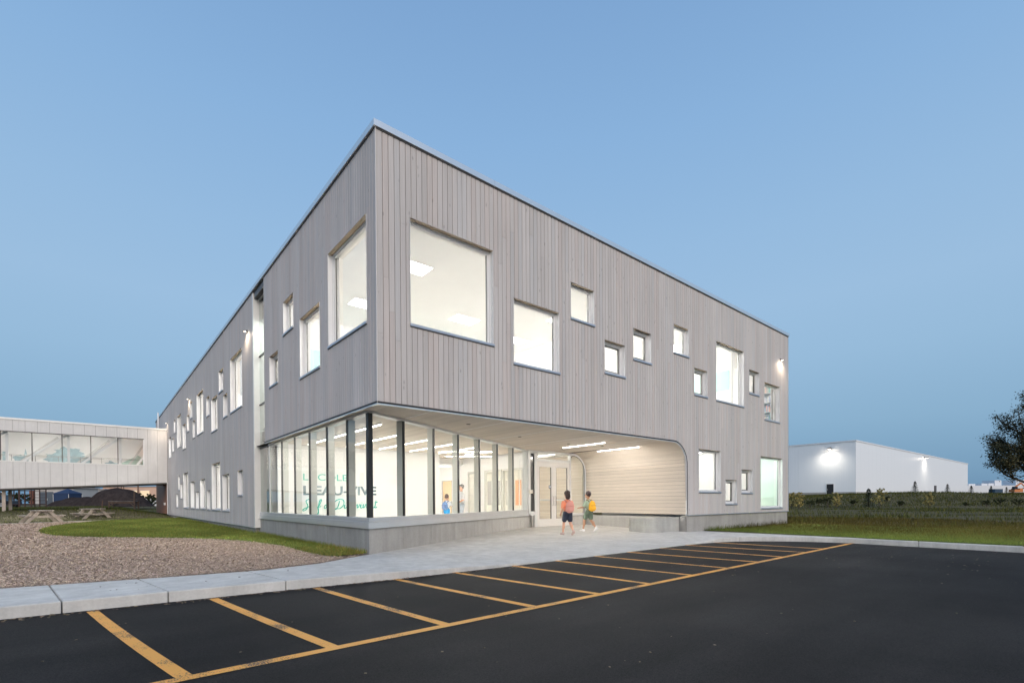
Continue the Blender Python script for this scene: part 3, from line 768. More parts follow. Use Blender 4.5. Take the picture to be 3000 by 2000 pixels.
# ---- soffit and ceiling boards, curved corner, lined reveal
mb = MB(); mb.quad((.06, .04, ZS + .022), (12.6, .04, ZS + .022), (12.6, 15, ZS + .022), (.06, 15, ZS + .022)); mb.box(.26, 12.6, .27, 15, ZS + .2, ZS + .55)
SOF = mb.build('soffit', DARKGAP, SCH)
def strip(mb, x0, x1, y0, y1, tt):
    mb.box(x0 + .003, x1 - .003, y0, y1, ZS, ZS + .018, tone=tt)
n = int((PX - PR - .05) / BW)
for i in range(n):
    x0 = .05 + (PX - PR - .05) * i / n; x1 = .05 + (PX - PR - .05) * (i + 1) / n
    ye = 8.4 if x1 < 6.63 else (10.2 if x1 < 9.0 else 5.0)
    g = 1 + random.gauss(0, .045); g2 = 1 + random.gauss(0, .045); yc = random.uniform(1.2, ye - .5)
    mb = MB(); strip(mb, x0, x1, .035, yc - .002, (g, g, g)); strip(mb, x0, x1, yc + .002, ye, (g2, g2, g2))
    mb.build('soffit_board', LINING, SOF, tone=True)
mb = MB(); mb.box(9.02, 12.1, 5.1, 10.2, ZS + .001, ZS + .02); mb.box(.3, 9.6, 10.2, 15, 2.9, 2.92); mb.build('lobby_ceiling', INC, SCH)
mb = MB()
for x in (1.32, 3.55, 5.5, 7.45, 9.6): mb.box(x - .012, x + .012, .05, .82 + (x - .17) * .5 - .05 if x < 8.5 else 4.95, ZS - .004, ZS - .0005)
mb.build('soffit_reveal_strip', WHITEF, SOF)
LIN = MB()
pts = [(PX - PR + PR * math.cos(a), ZS - PR + PR * math.sin(a)) for a in np.linspace(math.pi / 2, 0, 11)]
z = ZS - PR; wallz = []
k = 13
for i in range(k + 1): wallz.append(z - (z - .615) * i / k)
prof = pts + [(PX, q) for q in wallz[1:]]
mbk = MB()
for (xa, za), (xb, zb) in zip(prof, prof[1:]):
    mbk.quad((xa + .025, .04, za + .012), (xb + .025, .04, zb + .0), (xb + .025 + .34, 5.0, zb), (xa + .025 + .34, 5.0, za + .012))
LINW = mbk.build('lined_reveal', DARKGAP, SCH)
for (xa, za), (xb, zb) in zip(prof, prof[1:]):
    d = Vector((xb - xa, zb - za)).normalized(); nn = Vector((d.y, -d.x)) * -1
    xa_, za_, xb_, zb_ = xa + d.x * .003, za + d.y * .003, xb - d.x * .003, zb - d.y * .003
    ox, oz = .016 * (-d.y), .016 * d.x
    if ox < 0 : ox, oz = -ox, -oz
    g = 1 + random.gauss(0, .035); mb = MB()
    i = 0; sh = .34
    A = [(xa_, .03, za_), (xb_, .03, zb_), (xb_ + ox, .03, zb_ + abs(oz)), (xa_ + ox, .03, za_ + abs(oz))]
    B = [(p[0] + sh, 5.0, p[2]) for p in A]
    mb.v = A + B; mb.f = [(3, 2, 1, 0), (4, 5, 6, 7), (0, 1, 5, 4), (1, 2, 6, 5), (2, 3, 7, 6), (3, 0, 4, 7)]; mb.t = [(g, g, g)] * 6; mb.m = [0] * 6
    mb.build('lining_board', LINING, LINW, tone=True)
# metal edge of the portal
mb = MB()
edge = [(.0, ZS)] + [(x_, z_) for x_, z_ in pts] + [(PX, .60)]
for (xa, za), (xb, zb) in zip(edge, edge[1:]):
    mb.bar((xa, .012, za - .004), (xb, .012, zb), .05, .022, (0, 0, 1) if abs(xb - xa) > abs(zb - za) else (1, 0, 0))
mb.bar((.012, .0, ZS - .004), (.012, 8.69, ZS - .004), .05, .022)
mb.build('portal_edge_trim', METAL, SCH)
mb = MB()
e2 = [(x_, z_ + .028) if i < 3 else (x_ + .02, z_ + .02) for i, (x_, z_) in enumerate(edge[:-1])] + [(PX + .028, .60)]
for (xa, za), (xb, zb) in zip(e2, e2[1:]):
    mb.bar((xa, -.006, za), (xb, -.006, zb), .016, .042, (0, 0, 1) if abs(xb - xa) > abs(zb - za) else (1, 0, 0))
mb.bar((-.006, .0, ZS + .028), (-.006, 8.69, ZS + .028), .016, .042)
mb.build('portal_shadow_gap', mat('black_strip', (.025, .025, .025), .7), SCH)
mb = MB(); mb.box(PX - .02, XE + .02, -.03, .03, .575, .60); mb.build('base_flashing', METAL, SCH)
mb = MB(); mb.box(-.03, .05, 10.22, 38.4, .215, .24); mb.build('base_flashing', METAL, SCH)

# ---- windows
def window(M, u0, u1, z0, z1, op):
    rv = .15      # reveal depth
    def bx(mb, a, b, c, d, e, f, mi=0):
        p = M(a, c, e); q = M(b, d, f); mb.box(p[0], q[0], p[1], q[1], p[2], q[2], mi=mi)
    fw_ = .066; mb = MB()
    bx(mb, u0 + .01, u0 + .01 + fw_, rv - .02, rv + .06, z0 + .02, z1 - .012); bx(mb, u1 - .01 - fw_, u1 - .01, rv - .02, rv + .06, z0 + .02, z1 - .012)
    bx(mb, u0 + .01 + fw_, u1 - .01 - fw_, rv - .02, rv + .06, z1 - .012 - fw_, z1 - .012); bx(mb, u0 + .01 + fw_, u1 - .01 - fw_, rv - .02, rv + .06, z0 + .02, z0 + .02 + fw_)
    # outer bead
    for a, b in ((u0 + .011, u0 + .035), (u1 - .035, u1 - .011)): bx(mb, a, b, rv - .05, rv - .021, z0 + .02, z1 - .013)
    bx(mb, u0 + .036, u1 - .036, rv - .05, rv - .021, z1 - .036, z1 - .013)
    wn = mb.build('window', WHITEF, SCH)
    i0 = .01 + fw_
    if op:
        mb = MB(); s = .05; t = .006
        def ring(mb, o, w, d0, d1):
            bx(mb, u0 + i0 + o, u0 + i0 + o + w, d0, d1, z0 + .075 + o, z1 - .067 - o); bx(mb, u1 - i0 - o - w, u1 - i0 - o, d0, d1, z0 + .075 + o, z1 - .067 - o)
            bx(mb, u0 + i0 + o + w, u1 - i0 - o - w, d0, d1, z0 + .075 + o, z0 + .075 + o + w); bx(mb, u0 + i0 + o + w, u1 - i0 - o - w, d0, d1, z1 - .067 - o - w, z1 - .067 - o)
        ring(mb, .003, .034, rv - .005, rv + .058); mb.build('sash', SILVER, wn)
        mb = MB(); ring(mb, .0375, .024, rv + .006, rv + .057); mb.build('gasket', mat('dark_gasket', (.05, .048, .045), .6), wn); i0 += .06
    else:
        mb = MB(); bx(mb, u1 - i0 - .012, u1 - i0 - .0005, rv + .012, rv + .03, z0 + .076, z1 - .068); mb.build('gasket', mat('dark_gasket', (.05, .048, .045), .6), wn)
        mb = MB(); bx(mb, u0 + i0 + .0005, u0 + i0 + .012, rv + .012, rv + .03, z0 + .076, z1 - .068); mb.build('gasket', mat('dark_gasket', (.05, .048, .045), .6), wn)
    mb = MB(); mb.quad(M(u0 + i0 - .02, rv + .03, z0 + .06), M(u1 - i0 + .02, rv + .03, z0 + .06), M(u1 - i0 + .02, rv + .03, z1 - .05), M(u0 + i0 - .02, rv + .03, z1 - .05)); mb.build('pane', GLASS, wn)
    mb = MB(); bx(mb, u0 + .001, u1 - .001, -.004, rv - .021, z1 - .011, z1 - .001); mb.build('head_board', TANW, wn)
    mb = MB(); bx(mb, u0 + .001, u1 - .001, rv + .061, .278, z1 - .011, z1 - .001); bx(mb, u0 + .001, u1 - .001, rv + .061, .278, z0 + .02, z0 + .03); mb.build('inner_reveal', INW, wn)
    mb = MB(); bx(mb, u0 + .001, u0 + .0095, -.004, .278, z0 + .0305, z1 - .0115); mb.build('jamb', WHITEF, wn)
    mb = MB(); bx(mb, u1 - .0095, u1 - .001, -.004, .278, z0 + .0305, z1 - .0115); mb.build('jamb', WHITEF, wn)
    mb = MB(); bx(mb, u0 - .012, u1 + .012, -.034, .0, z0 - .035, z0 + .014); bx(mb, u0 + .001, u1 - .001, .0005, rv + .06, z0 + .001, z0 + .0195); mb.build('sill', SILLM, wn)
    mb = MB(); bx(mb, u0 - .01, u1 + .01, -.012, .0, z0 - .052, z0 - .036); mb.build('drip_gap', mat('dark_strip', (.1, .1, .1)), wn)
    return wn
for w in FRONT_W: window(MF, *w)
for w in LEFT_W: window(ML, *w)

# ---- storefront glazing
def storefront():
    zb, zt = .79, 3.06
    # left side
    ym = [GA.y + .10] + [2.04, 3.37, 4.72, 6.05, 7.38, 8.76]
    x = GA.x + .006
    for a, b in zip(ym, ym[1:] ):
        mb = MB(); mb.quad((x, a, zb), (x, b, zb), (x, b, zt), (x, a, zt)); mb.build('storefront_pane', SGLASS, SCH)
    for y in ym[1:-1]:
        mb = MB(); mb.box(x + .012, x + .03, y - .024, y + .024, zb, zt, mi=0); mb.box(x - .014, x - .002, y - .022, y + .022, zb, zt, mi=0); mb.build('mullion_cap', BLACKF, SCH)
        mb = MB(); mb.box(x + .031, x + .19, y - .03, y + .03, zb, zt); mb.build('mullion', FIN, SCH)
    mb = MB(); mb.box(x - .02, x + .17, 8.76, 8.86, zb, zt + .05); mb.build('mullion', SILVER, SCH)
    mb = MB(); mb.box(x - .03, x + .16, GA.y + .02, 8.86, zt, ZS - .003); mb.build('head_frame', SILVER, SCH)
    # angled front
    nrm = Vector((-GD.y, GD.x))    # inwards
    ms = [0.06, 1.29, 2.63, 3.945, 5.29, 6.62, 7.97, 9.33]
    P = lambda s, d: GA + GD * s + nrm * d
    def obox(mb, s0, s1, d0, d1, z0, z1): mb.prism([tuple(P(s0, d0)), tuple(P(s1, d0)), tuple(P(s1, d1)), tuple(P(s0, d1))], z0, z1)
    for a, b in zip(ms, ms[1:]):
        mb = MB(); mb.quad((*P(a, .01), zb), (*P(b, .01), zb), (*P(b, .01), zt), (*P(a, .01), zt)); mb.build('storefront_pane', SGLASS, SCH)
    for s in ms[1:-1]:
        mb = MB(); obox(mb, s - .024, s + .024, .012, .03, zb, zt); obox(mb, s - .022, s + .022, -.012, .006, zb, zt); mb.build('mullion_cap', BLACKF, SCH)
        mb = MB(); obox(mb, s - .03, s + .03, .031, .19, zb, zt); mb.build('mullion', FIN, SCH)
    mb = MB(); obox(mb, 9.33, 9.42, -.02, .19, zb, ZS - .003); mb.build('mullion', SILVER, SCH)
    mb = MB(); obox(mb, .02, 9.33, -.03, .16, zt, ZS - .003); mb.build('head_frame', SILVER, SCH)
    # black corner post
    mb = MB(); mb.prism([(x - .02, GA.y - .02), (x + .10, GA.y + .02), (x + .07, GA.y + .12), (x - .02, GA.y + .10)], zb, zt); mb.build('corner_post', BLACKF, SCH)
    # sill flashings: upper ledge and lower apron
    for nm, o, z0, z1 in (('sill_ledge', .025, .70, .79), ('sill_apron', .05, .548, .695)):
        mb = MB(); a = GA - nrm * o; b = GB + GD * .08 - nrm * o
        cx = (GA.x - o); t_ = (cx - a.x) / GD.x; c = a + GD * t_
        mb.prism([(cx, 10.33), tuple(c), tuple(b), tuple(b + nrm * (o + .2)), (GA.x + .25, GA.y + .16), (GA.x + .2, 10.33)], z0, z1); mb.build(nm, METAL, SCH, bevel=.006)
storefront()

# ---- tall glazed slot with white jamb
mb = MB(); mb.box(-.012, .30, 10.10, 10.2085, .22, ZT - .05); mb.build('white_jamb', mat('white_jamb_panel', (.70, .71, .70), .4, .2, var=.03), SCH)
mb = MB(); mb.box(.06, .34, 8.60, 8.688, ZS + .03, ZT - .3); mb.build('slot_jamb', SILVER, SCH)
zz = [.79, 3.07, 4.62, 6.35, 8.38]
for a, b in zip(zz, zz[1:]):
    mb = MB(); mb.quad((.19, 8.69, a), (.19, 10.10, a), (.19, 10.10, b), (.19, 8.69, b)); mb.build('slot_pane', glass('slot_glass', (.66, .76, .72), 2.0), SCH)
    mb = MB(); mb.box(.165, .24, 8.69, 10.10, b - .02, b + .02); mb.build('slot_transom', BLACKF if b < 8 else SILVER, SCH)
mb = MB(); mb.box(.03, .3, 8.69, 10.21, 8.40, ZT - .05); mb.build('slot_head', mat('dark_strip', (.1, .1, .1)), SCH)
mb = MB(); mb.box(.205, .26, 8.88, 8.95, .79, 8.38); mb.build('slot_mullion', SILVER, SCH)

# ---- entrance: doors, transom, curved sidelight
DY = 5.0
mb = MB()
for a, b in ((8.90, 8.985), (10.86, 10.93)): mb.box(a, b, DY - .05, DY + .08, .08, ZS - .004)
mb.box(8.985, 10.86, DY - .05, DY + .08, 2.70, 2.80); mb.box(8.985, 10.86, DY - .05, DY + .08, 3.03, ZS - .004)
DF = mb.build('entrance_frame', SILVER, SCH)
mb = MB(); mb.quad((8.985, DY + .02, 2.80), (10.86, DY + .02, 2.80), (10.86, DY + .02, 3.03), (8.985, DY + .02, 3.03)); mb.build('transom_pane', SGLASS, DF)
for k, (a, b) in enumerate(((8.99, 9.918), (9.927, 10.855))):
    mb = MB(); s = .135; d0, d1 = DY - .022, DY + .022
    mb.box(a, a + s, d0, d1, .105, 2.695); mb.box(b - s, b, d0, d1, .105, 2.695); mb.box(a + s, b - s, d0, d1, .105, .40); mb.box(a + s, b - s, d0, d1, 2.48, 2.695)
    dr = mb.build('entrance_door', mat('door_paint', (.60, .575, .545), .45, .1, var=.03), SCH)
    mb = MB(); mb.quad((a + s, DY + .004, .40), (b - s, DY + .004, .40), (b - s, DY + .004, 2.48), (a + s, DY + .004, 2.48)); mb.build('pane', SGLASS, dr)
    mb = MB()
    for q in (a + s, b - s - .012): mb.box(q, q + .012, d0 - .003, d1 + .003, .40, 2.48)
    mb.build('gasket', BLACKF, dr)
    h = b - .06 if k == 0 else a + .06
    mb = MB(); mb.tube([(h, DY - .022, 1.30), (h, DY - .085, 1.30), (h, DY - .085, .95), (h, DY - .022, .95)], .013, 8); mb.build('handle', mat('chrome', (.6, .6, .6), .25, 1.0, var=.02), dr, smooth=True)
    mb = MB(); mb.box(a + s - .05, b - s + .05, DY + .05, DY + .09, 1.13, 1.19); mb.build('push_bar', SILVER, dr)
mb = MB(); mb.box(9.66, 9.775, DY - .012, DY - .002, 1.62, 1.76); mb.box(9.70, 9.74, DY - .014, DY - .012, 1.66, 1.72, mi=1); mb.build('access_sticker', [mat('sticker_grey', (.10, .11, .13), .5), WHITEF], SCH)
# dark spandrel and its frame, between glazing and doors
mb = MB(); mb.box(8.53, 8.62, DY - .06, DY + .06, .62, ZS - .004); mb.box(8.83, 8.895, DY - .06, DY + .06, .08, ZS - .004); mb.box(8.62, 8.83, DY - .06, DY + .06, .56, .72); mb.box(8.62, 8.83, DY - .06, DY + .06, 2.99, ZS - .004)
mb.build('side_frame', SILVER, SCH)
mb = MB(); mb.box(8.62, 8.83, DY - .01, DY + .02, .72, 2.99); mb.build('spandrel_pane', DGLASS, SCH)
mb = MB(); mb.box(8.52, 8.68, DY - .13, DY - .062, 1.42, 1.56); mb.build('door_button_box', mat('button_plate', (.62, .57, .50), .4, .3), SCH, bevel=.01)
# curved sidelight frame following the lining
def arcpts(x1, r_, n_=9): return [(x1 - r_ + r_ * math.cos(a), ZS - .01 - r_ + r_ * math.sin(a)) for a in np.linspace(math.pi / 2, 0, n_)]
outer = [(10.95, ZS - .01)] + arcpts(11.86, .80, 15) + [(11.86, .60)]
mb = MB(); mb.tube([(x_ - .035, DY - .03, z_ - .035) for x_, z_ in outer], .05, 4); mb.build('curved_frame', WHITEF, SCH)
inner_ = [(10.93, ZS - .105)] + arcpts(11.765, .705, 15) + [(11.765, .60)]
mb = MB(); mb.tube([(x_, DY - .03, z_ - .09 if k_ == 0 else z_ - .09 + (.0 if z_ > 2.5 else .0)) for k_, (x_, z_) in enumerate(inner_)], .014, 4); mb.build('curved_gasket', BLACKF, SCH)
mb = MB(); mb.quad(*[(x_ - .04, DY + .01, z_ - .03) for x_, z_ in outer], (10.93, DY + .01, .60)); mb.build('sidelight_pane', SGLASS, SCH)
mb = MB(); mb.box(10.931, 11.85, DY - .03, DY + .1, .505, .60); mb.build('sidelight_sill', SILVER, SCH)
mb = MB(); mb.box(10.94, 11.86, DY - .005, DY + .2, -.2, .50); mb.build('concrete_panel', CONC, SCH)
for x, y in ((3.0, 1.1), (5.7, 2.2), (8.3, 2.6), (9.9, 2.4)):
    mb = MB(); mb.tube([(x, y, ZS - .001), (x, y, ZS - .012)], .055, 14); mb.build('soffit_downlight', mat('downlight_dark', (.12, .1, .08), .5), SOF)

# ---- interior of the lobby
mb = MB(); mb.box(.32, 6.63, 8.4, 8.52, .0, ZS); mb.build('lobby_wall', INW, SCH)
mb = MB(); mb.box(6.5, 6.63, 8.52, 15, .0, ZS); mb.box(6.5, 9.7, 14.9, 15.05, 0, ZS); mb.build('corridor_wall', INW, SCH)
mb = MB(); mb.box(9.6, 9.7, 10.2, 12.0, 0, ZS); mb.box(9.6, 9.7, 12.98, 15, 0, ZS); mb.box(9.6, 9.7, 12.0, 12.98, 2.2, ZS); mb.box(9.05, 9.6, 10.2, 10.3, 0, ZS); mb.box(6.63, 9.05, 10.2, 10.3, 2.88, ZS + .01); mb.build('corridor_wall', INW, SCH)
mb = MB(); mb.box(9.63, 9.68, 12.04, 12.94, .1, 2.17); cdr = mb.build('corridor_door', mat('maple_veneer', (.62, .46, .28), .5, var=.1, stretch=(1, 8, .6)), SCH)
mb = MB(); mb.box(9.59, 9.69, 12.0, 12.04, .1, 2.2); mb.box(9.59, 9.69, 12.94, 12.98, .1, 2.2); mb.box(9.59, 9.69, 12.04, 12.94, 2.17, 2.2); mb.build('door_frame', mat('grey_steel_frame', (.40, .39, .37), .5), cdr)
mb = MB(); mb.box(9.58, 9.625, 12.1, 12.16, 1.05, 1.15); mb.build('handle', SILVER, cdr)
mb = MB(); mb.prism([(.42, 1.2), (8.3, 5.15), (12.0, 5.2), (12.2, 15), (.42, 15)], .02, .06); mb.build('lobby_floor', INF, SCH)
# vestibule partition with framed openings
xv = 9.05
mb = MB(); mb.box(xv, xv + .12, 5.1, 10.2, 2.5, ZS)
for a, b in ((5.1, 5.9), (9.82, 10.2), (8.55, 9.0)): mb.box(xv, xv + .12, a, b, .06, 2.5)
mb.build('vestibule_partition', INW, SCH)
SC2 = mat('partition_frame', (.55, .54, .50), .5, var=.02)
for (a, b) in ((5.9, 6.75), (6.8, 7.22), (7.28, 7.85), (7.9, 8.5), (9.02, 9.8)):
    mb = MB(); mb.box(xv - .02, xv + .10, a, a + .06, .06, 2.5); mb.box(xv - .02, xv + .10, b - .06, b, .06, 2.5); mb.box(xv - .02, xv + .10, a + .06, b - .06, 2.42, 2.5)
    mb.build('partition_frame', SC2, SCH)
mb = MB(); mb.box(xv + .02, xv + .07, 9.10, 9.72, .08, 2.40); pd = mb.build('partition_door', mat('pale_door', (.60, .58, .52), .5), SCH)
mb = MB(); mb.box(xv + .005, xv + .019, 9.16, 9.22, 1.0, 1.32); mb.build('handle', mat('dark_plate', (.1, .1, .1), .4), pd)
for (a, b, z0, z1, c) in ((8.0, 8.4, .95, 2.02, (.30, .29, .27)), (7.42, 7.66, .95, 2.02, (.30, .29, .27)), (6.95, 7.1, .95, 2.0, (.45, .44, .40)), (6.25, 6.45, .95, 2.0, (.55, .26, .13)), (5.98, 6.16, .95, 2.0, (.55, .26, .13))):
    mb = MB(); mb.box(xv + .075, xv + .085, a, b, z0, z1); mb.build('notice_board', mat('board_%d' % int(c[0] * 100 + c[2] * 10), c, .8, var=.03), SCH)
mb = MB(); mb.box(xv + .086, xv + .118, 5.9, 8.55, .06, 2.5); mb.build('vestibule_screen', mat('cream_screen', (.70, .68, .60), .8, var=.02), SCH)
mb = MB(); mb.box(9.8, 12.2, 8.3, 8.4, .06, ZS); mb.box(11.9, 12.0, 5.15, 8.3, .06, ZS); mb.build('vestibule_wall', INW, SCH)
for k in range(19):
    mb = MB(); g = 1 + random.gauss(0, .03); mb.box(11.872, 11.899, 5.16, 8.3, .10 + k * .158 + .003, .10 + (k + 1) * .158 - .003, tone=(g, g, g)); mb.build('vestibule_board', LINING, SCH, tone=True)
mb = MB(); mb.box(10.05, 10.85, 8.25, 8.30, .08, 2.2); mb.build('inner_door', mat('maple_veneer', (.62, .46, .28)), SCH)

# lettering on the lobby wall
def text_mesh(body, x0, x1, z0, z1, y, off, material, name):
    cu = bpy.data.curves.new('t', 'FONT'); cu.body = body; cu.size = 1; cu.extrude = .004; cu.offset = off
    o = bpy.data.objects.new('t', cu); COL.objects.link(o); bpy.context.view_layer.update()
    me = bpy.data.meshes.new_from_object(o.evaluated_get(bpy.context.evaluated_depsgraph_get())); bpy.data.objects.remove(o); bpy.data.curves.remove(cu)
    xs = [v.co.x for v in me.vertices]; cap = .70
    a, b = min(xs), max(xs)
    for v in me.vertices:
        v.co = Vector((x0 + (v.co.x - a) / (b - a) * (x1 - x0), y - .003 + v.co.z * -1, z0 + v.co.y / cap * (z1 - z0)))
    me.materials.append(material); return link(bpy.data.objects.new(name, me), SCH)
TEALL = mat('teal_vinyl', (.06, .42, .32), .6, var=.02); GREYL = mat('slate_vinyl', (.085, .12, .13), .6, var=.02); SCRL = mat('script_vinyl', (.02, .36, .29), .6, var=.02)
text_mesh("L'ÉCOLE", 1.14, 2.70, 1.895, 2.125, 8.395, .0, TEALL, 'wall_lettering')
text_mesh("L'EAU-VIVE", 1.14, 3.82, 1.39, 1.70, 8.395, .026, GREYL, 'wall_lettering')
def script(x0, z0, s, y):
    G = {'S': ([[(.62, .95), (.45, 1.05), (.2, .95), (.12, .75), (.3, .5), (.36, .2), (.2, -.1), (-.05, -.2), (-.12, -.08), (.1, .06), (.5, .25)]], .62),
         'o': ([[(.28, .42), (.1, .35), (.05, .12), (.18, 0), (.34, .12), (.34, .35), (.28, .42), (.5, .36)]], .46),
         'i': ([[(.0, .12), (.12, .42), (.08, .08), (.2, .0), (.34, .16)], [(.17, .6), (.19, .64)]], .3),
         'f': ([[(.0, .1), (.22, .4), (.38, .9), (.32, 1.02), (.2, .85), (.1, .1), (.22, -.4), (.14, -.62), (.2, -.2), (.12, .1), (.4, .25)]], .4),
         'd': ([[(.32, .4), (.12, .36), (.05, .1), (.2, .02), (.34, .3), (.5, .95), (.38, .2), (.46, .0), (.6, .15)]], .55),
         'e': ([[(.0, .12), (.22, .22), (.26, .4), (.14, .4), (.06, .18), (.14, .0), (.34, .12)]], .34),
         'D': ([[(.5, .85), (.4, .3), (.25, -.05), (.0, -.1), (.2, .0), (.6, -.02), (1.0, .35), (.98, .85), (.6, 1.05), (.1, .9), (-.1, .6)]], 1.05),
         'u': ([[(.0, .4), (.06, .08), (.2, .0), (.34, .38), (.34, .08), (.44, .0), (.56, .15)]], .52),
         'v': ([[(.0, .3), (.1, .42), (.12, .02), (.32, .25), (.36, .42), (.46, .36)]], .44),
         'a': ([[(.32, .38), (.12, .36), (.05, .1), (.18, .0), (.32, .32), (.34, .06), (.44, .0), (.54, .14)]], .5),
         'n': ([[(.0, .4), (.06, .0), (.22, .38), (.32, .34), (.34, .04), (.44, .0), (.54, .14)]], .5),
         't': ([[(.16, .9), (.1, .1), (.2, .0), (.36, .14)], [(.0, .62), (.38, .7)]], .36), ' ': ([], .32)}
    mb = MB(); x = x0
    for ch in 'Soif de Dieu vivant':
        st, w = G[ch]
        for p in st:
            q = [Vector((a, b)) for a, b in p]; out = []
            for i in range(len(q) - 1):
                p0, p1, p2, p3 = q[max(i - 1, 0)], q[i], q[i + 1], q[min(i + 2, len(q) - 1)]
                for k in range(4):
                    t = k / 4; out.append(.5 * ((2 * p1) + (p2 - p0) * t + (2 * p0 - 5 * p1 + 4 * p2 - p3) * t * t + (3 * p1 - p0 - 3 * p2 + p3) * t ** 3))
            out.append(q[-1])
            mb.tube([(x + (a.x + .12 * a.y) * s * .98, y, z0 + a.y * s) for a in out], [.012 + .007 * abs(math.sin(i * .5)) for i in range(len(out))], 6)
        x += w * s
    return mb.build('script_lettering', SCRL, SCH)
script(1.16, .90, .32, 8.395)
def vtext():
    cu = bpy.data.curves.new('t', 'FONT'); cu.body = 'ENSEIGNANTS'; cu.size = .24; cu.extrude = .003; cu.space_character = 1.25
    o = bpy.data.objects.new('t', cu); COL.objects.link(o); bpy.context.view_layer.update()
    me = bpy.data.meshes.new_from_object(o.evaluated_get(bpy.context.evaluated_depsgraph_get())); bpy.data.objects.remove(o)
    for v in me.vertices: v.co = Vector((9.595 - v.co.z, 13.35 + v.co.y * 1.6, .25 + v.co.x * .95))
    me.materials.append(mat('grey_vinyl', (.30, .29, .28), .6)); link(bpy.data.objects.new('wall_lettering', me), SCH)
vtext()

# ---- rooms behind the windows
mb = MB()
mb.box(.28, XE - .26, .28, 14, 3.72, 3.80); mb.box(.28, 7.2, 14.0, YE - .3, 3.72, 3.80); mb.build('upper_floor', INF, SCH)
mb = MB(); mb.box(.28, XE - .26, .28, 13.9, 7.62, 7.70); mb.box(.28, 7.2, 13.9, YE - .3, 7.62, 7.70); mb.build('upper_ceiling', INC, SCH)
mb = MB(); mb.box(.28, 9.9, 8.55, 8.68, 3.8, 7.62); mb.box(9.9, XE - .26, 7.6, 7.72, 3.8, 7.62); mb.box(9.9, 10.02, .28, 7.6, 3.8, 7.62); mb.box(.28, 7.2, 10.25, 10.35, 3.8, 7.62); mb.box(7.0, 7.18, 10.4, YE - .3, 3.8, 7.62); mb.box(.3, 7, 24.0, 24.1, 3.8, 7.62); mb.box(1.6, 1.7, 8.68, 10.25, .1, 8.3); mb.build('upper_partition', INW, SCH)
mb = MB(); mb.box(16.05, 16.15, .6, 7.6, 3.8, 7.62); mb.build('upper_partition', INW, SCH)
mb = MB(); mb.box(16.03, 16.048, .7, 7.5, 5.75, 6.55); mb.build('teal_band', TEALW, SCH)
mb = MB(); mb.box(.9, 9.8, 8.53, 8.548, 5.6, 6.5); mb.build('teal_band', TEALW, SCH)
mb = MB(); mb.box(12.2, XE - .26, 4.2, 4.3, .1, 3.3); mb.box(12.0, 12.1, .3, 4.2, .1, 3.3); mb.box(16.95, 17.05, .3, 4.2, .1, 3.3); mb.box(7.0, 7.12, 15.1, YE - .3, .1, 3.3); mb.box(.3, 6.5, 10.35, 10.45, .1, 3.3); mb.box(.3, 7, 25.95, 26.05, .1, 3.3); mb.build('lower_partition', INW, SCH)
mb = MB(); mb.box(12.1, XE - .26, .28, 4.2, 3.22, 3.30); mb.box(.28, 7.0, 10.45, YE - .3, 3.22, 3.30); mb.build('lower_ceiling', INC, SCH)
mb = MB(); mb.box(12.1, XE - .26, .28, 4.2, .1, .16); mb.box(.28, 7.0, 10.45, YE - .3, .06, .12); mb.build('lower_floor', INF, SCH)
mb = MB(); mb.box(17.06, XE - .27, 1.35, 1.40, .17, 3.2); mb.build('mint_wall', MINTW, SCH)
mb = MB(); mb.box(13.6, 16.9, 4.17, 4.198, 1.7, 2.45); mb.build('mint_band', MINTW, SCH)
# bookshelf behind the far window, and low shelves behind the long side
sh = empty('bookshelf', (19.62, .95, 3.8), 'pale bookshelf behind the upstairs window nearest the right corner lamp', 'bookshelf', None, R(-90))
mb = MB(); mb.box(-.45, -.42, 0, .3, 0, 2.75); mb.box(.42, .45, 0, .3, 0, 2.75); mb.box(-.42, .42, .28, .3, 0, 2.75)
for k in range(7): mb.box(-.42, .42, 0, .28, .05 + k * .44, .08 + k * .44)
mb.build('carcass', WHITEF, sh)
for k in range(6):
    x = -.40; mb = MB()
    while x < .38:
        w = random.uniform(.02, .05); h = random.uniform(.2, .34); g = random.random()
        mb.box(x, x + w - .002, .03, .22, .081 + k * .44, .081 + k * .44 + h, tone=random.choice([(.3, .35, .5), (.7, .3, .25), (.8, .75, .6), (.25, .5, .45), (.9, .9, .9)])); x += w
    mb.build('book_row', mat('book_spines', (.6, .6, .6), .7, tone=True), sh, tone=True, kind='stuff')

# ================================================================== lamps
def linear_light(a, b, label, group, w=.042):
    a = Vector(a); b = Vector(b); c = (a + b) / 2
    e = empty('linear_light', tuple(c), label, 'light', group)
    mb = MB(); mb.bar(a - c, b - c, w + .02, .02); o = mb.build('housing', WHITEF, e); o.location = (0, 0, .012)
    mb = MB(); mb.bar(a - c, b - c, w, .018); o = mb.build('diffuser', LED, e); o.location = (0, 0, -.008)
G1 = 'linear lights in rows under the lobby ceiling'
for xr, ys in ((1.15, ((7.85, 6.15), (5.66, 4.1), (3.9, 2.3))), (2.42, ((7.75, 6.25), (5.63, 3.7))), (3.70, ((7.81, 6.31), (5.82, 4.19))), (4.98, ((7.86, 6.44), (6.05, 4.67))), (6.24, ((7.82, 6.77), (6.28, 5.22))), (7.57, ((7.87, 7.08), (6.79, 5.95)))):
    for k, (a, b) in enumerate(ys): linear_light((xr, a, ZS - .035), (xr, b, ZS - .035), '%s linear light of the %s row from the lettered left glazing on the lobby ceiling' % (('back', 'front', 'foremost')[k], {1.15: 'first', 2.42: 'second', 3.70: 'third', 4.98: 'fourth', 6.24: 'fifth', 7.57: 'sixth'}[xr]), G1)
